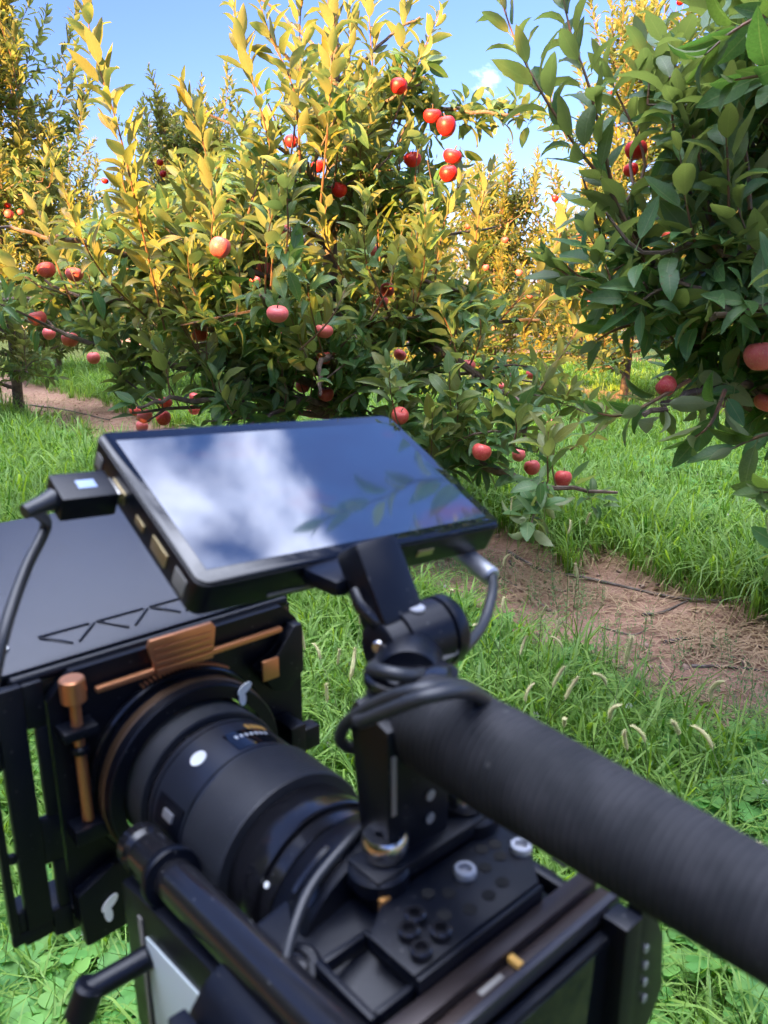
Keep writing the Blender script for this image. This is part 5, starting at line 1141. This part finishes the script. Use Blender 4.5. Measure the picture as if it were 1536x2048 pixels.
part(t, 'tightening_lever', MB().tube([RPT(708, 1178, .318), RPT(722, 1212, .316), RPT(748, 1240, .316), RPT(770, 1262, .318)], [.0022, .0030, .0032, .0026], 12, 5), M_blackg)
part(t, 'shoe_plate', MB().box((.0130, -.0960, .1270), (.0500, -.0700, .1350), .0035), M_black)

# --- field monitor
MR = [np.array(v) for v in ((.7462, .1230, .6543), (-.5763, .6113, .5424), (.3332, .7818, -.5270))]   # right, far, up in camera axes
MM = Matrix.Identity(4)
for i, v in enumerate(MR):
    ww = c2w(v); ww = ww/np.linalg.norm(ww)
    for j in range(3): MM[j][i] = ww[j]
ww = c2w(np.array([-.0342, .015, .3944]))+CAMP
for j in range(3): MM[j][3] = ww[j]
t = rthing('field_monitor', 'thin black field monitor tilted up, its glass mirroring blue sky, cloud and leaves', 'monitor', (0, 0, -.02), MM)
def rrect(hx, hy, r, n=5):
    P = []
    for cx_, cy_, a0 in ((hx-r, hy-r, 0), (-hx+r, hy-r, 90), (-hx+r, -hy+r, 180), (hx-r, -hy+r, 270)):
        for i in range(n+1): a = R(a0+90*i/n); P.append((cx_+r*math.cos(a), cy_+r*math.sin(a)))
    return P
part(t, 'housing', MB().prism(rrect(.0900, .0531, .006), -.0170, -.0012, 2, .0012), M_black, ang=30)
part(t, 'back_hump', MB().prism(rrect(.060, .0400, .006), -.0240, -.0172, 2, .002), M_black)
bz = part(t, 'glass_cover', MB().prism(rrect(.0893, .0524, .006), -.0010, .0000, 2, .0003), M_glass, ang=30)
pic = MB().box((-.0830, -.0452, .00002), (.0830, .0452, .0002), 0); part(t, 'lit_display', pic, M_pic, None)
def port(x0, x1, y0, y1, z0_, z1_, m_, nm='port'): part(t, nm, MB().box((x0, y0, z0_), (x1, y1, z1_), .0003), m_)
port(-.0906, -.0899, .014, .027, -.0125, -.0065, M_gold); port(-.0906, -.0899, -.006, .002, -.0120, -.0080, M_gold); port(-.0906, -.0899, -.028, -.014, -.0130, -.0060, M_gold)
port(-.0905, -.0899, -.045, -.035, -.0140, -.0050, M_printd, 'side_print'); port(-.0905, -.0899, .040, .046, -.0130, -.0060, M_printd, 'side_print'); port(.030, .041, -.0537, -.0530, -.0105, -.0065, M_gold); port(-.0550, -.0300, -.0537, -.0530, -.0150, -.0132, M_printd, 'front_print')
for x_ in (-.050, .012): part(t, 'rear_foot', MB().box((x_, -.050, -.0205), (x_+.018, -.020, -.0172), .001), M_black)

# --- plugs and cables
def cab(name, pts, r, label, mtl=None):
    m = MB(); m.tube(pts, r, 14, 8); o = bpy.data.objects.new(name, m.mesh(name, mtl or M_cable)); COL.objects.link(o); o.matrix_world = RM; return tag(o, label, 'cable')
RMi = RM.inverted()
def m2r(p): return RMi @ (MM @ Vector(p))
t = rthing('video_cable', 'black cable with a flat plug in the left side of the monitor, hanging down left', 'cable', (-.09, .02, -.01), MM)
part(t, 'plug', MB().box((-.1180, .0130, -.0165), (-.0935, .0310, -.0045), .0015), M_black); part(t, 'plug_mark', MB().box((-.1090, .0190, -.0044), (-.1010, .0245, -.0042), .0001), mat('plug_mark', (.25, .33, .5), .5))
part(t, 'plug_tip', MB().box((-.0934, .0160, -.0135), (-.0907, .0280, -.0070), .0005), M_steel); part(t, 'boot', MB().lathe((-.118, .0215, -.0105), (-1, -.35, -.10), [(0, .0048), (.006, .0036), (.014, .0030)], 20), M_cable)
def rpt(px, py, d): c = np.array([(px-768)/1600*d, (1024-py)/1600*d, d])-RO; return Vector((float(c@RX), float(c@RF), float(c@RU)))
CW_ = lambda p: MM.inverted() @ (RM @ Vector(p))
hp_ = [Vector((-.128, .018, -.0116))]+[CW_(rpt(*q)) for q in ((92, 1050, .365), (55, 1130, .350), (25, 1210, .335), (2, 1290, .325), (-20, 1400, .32))]
part(t, 'cord', MB().tube(hp_, .0026, 14, 8), M_cable)
t = rthing('power_cable', 'black cable with grey metal plug under the right monitor corner, looped round the post', 'cable', (.07, -.06, -.01), MM)
pa = CW_(rpt(915, 1098, .437)); pb = CW_(rpt(985, 1155, .415)); dv = (pb-pa).normalized()
part(t, 'plug', MB().rod(pa, pb, .0052, 24, .0012), M_alum); part(t, 'plug_tip', MB().rod(pa-dv*.004, pa-dv*.0002, .0030, 16, .0004), M_steel)
loop = [rpt(985, 1155, .415), rpt(984, 1190, .40), rpt(965, 1250, .38), rpt(925, 1300, .355), rpt(880, 1335, .325), rpt(830, 1352, .290), rpt(775, 1345, .285), rpt(745, 1335, .300), rpt(790, 1320, .325), rpt(870, 1330, .335), rpt(905, 1345, .31)]
part(t, 'cord', MB().tube([CW_(p) for p in loop], .0026, 14, 8), M_cable)
t = rthing('coiled_cable', 'black cable coiled twice round the front end of the top handle', 'cable', (.012, -.14, .10))
co_ = [rpt(975, 1400, .300), rpt(930, 1375, .268), rpt(850, 1378, .252), rpt(770, 1400, .262), rpt(700, 1440, .285), rpt(680, 1475, .30), rpt(700, 1495, .305), rpt(745, 1497, .31), rpt(790, 1470, .33)]
co2 = [rpt(990, 1420, .290), rpt(940, 1385, .258), rpt(860, 1392, .247), rpt(780, 1420, .255), rpt(725, 1442, .27), rpt(720, 1430, .285), rpt(760, 1400, .31), rpt(850, 1360, .325), rpt(930, 1372, .32), rpt(975, 1400, .300)]
part(t, 'cord', MB().tube(co_, .0024, 14, 8), M_cable); part(t, 'cord', MB().tube(co2, .0024, 14, 8), M_cable)
th = [rpt(*p) for p in ((775, 1600, .30), (745, 1635, .310), (690, 1690, .300), (625, 1770, .290), (590, 1850, .280), (572, 1930, .272), (585, 2000, .265), (600, 2080, .26))]
cab('thin_cable', th, .0019, 'thin black cable draped over the rear of the lens and down past the camera')

print('objects', len(S.objects))
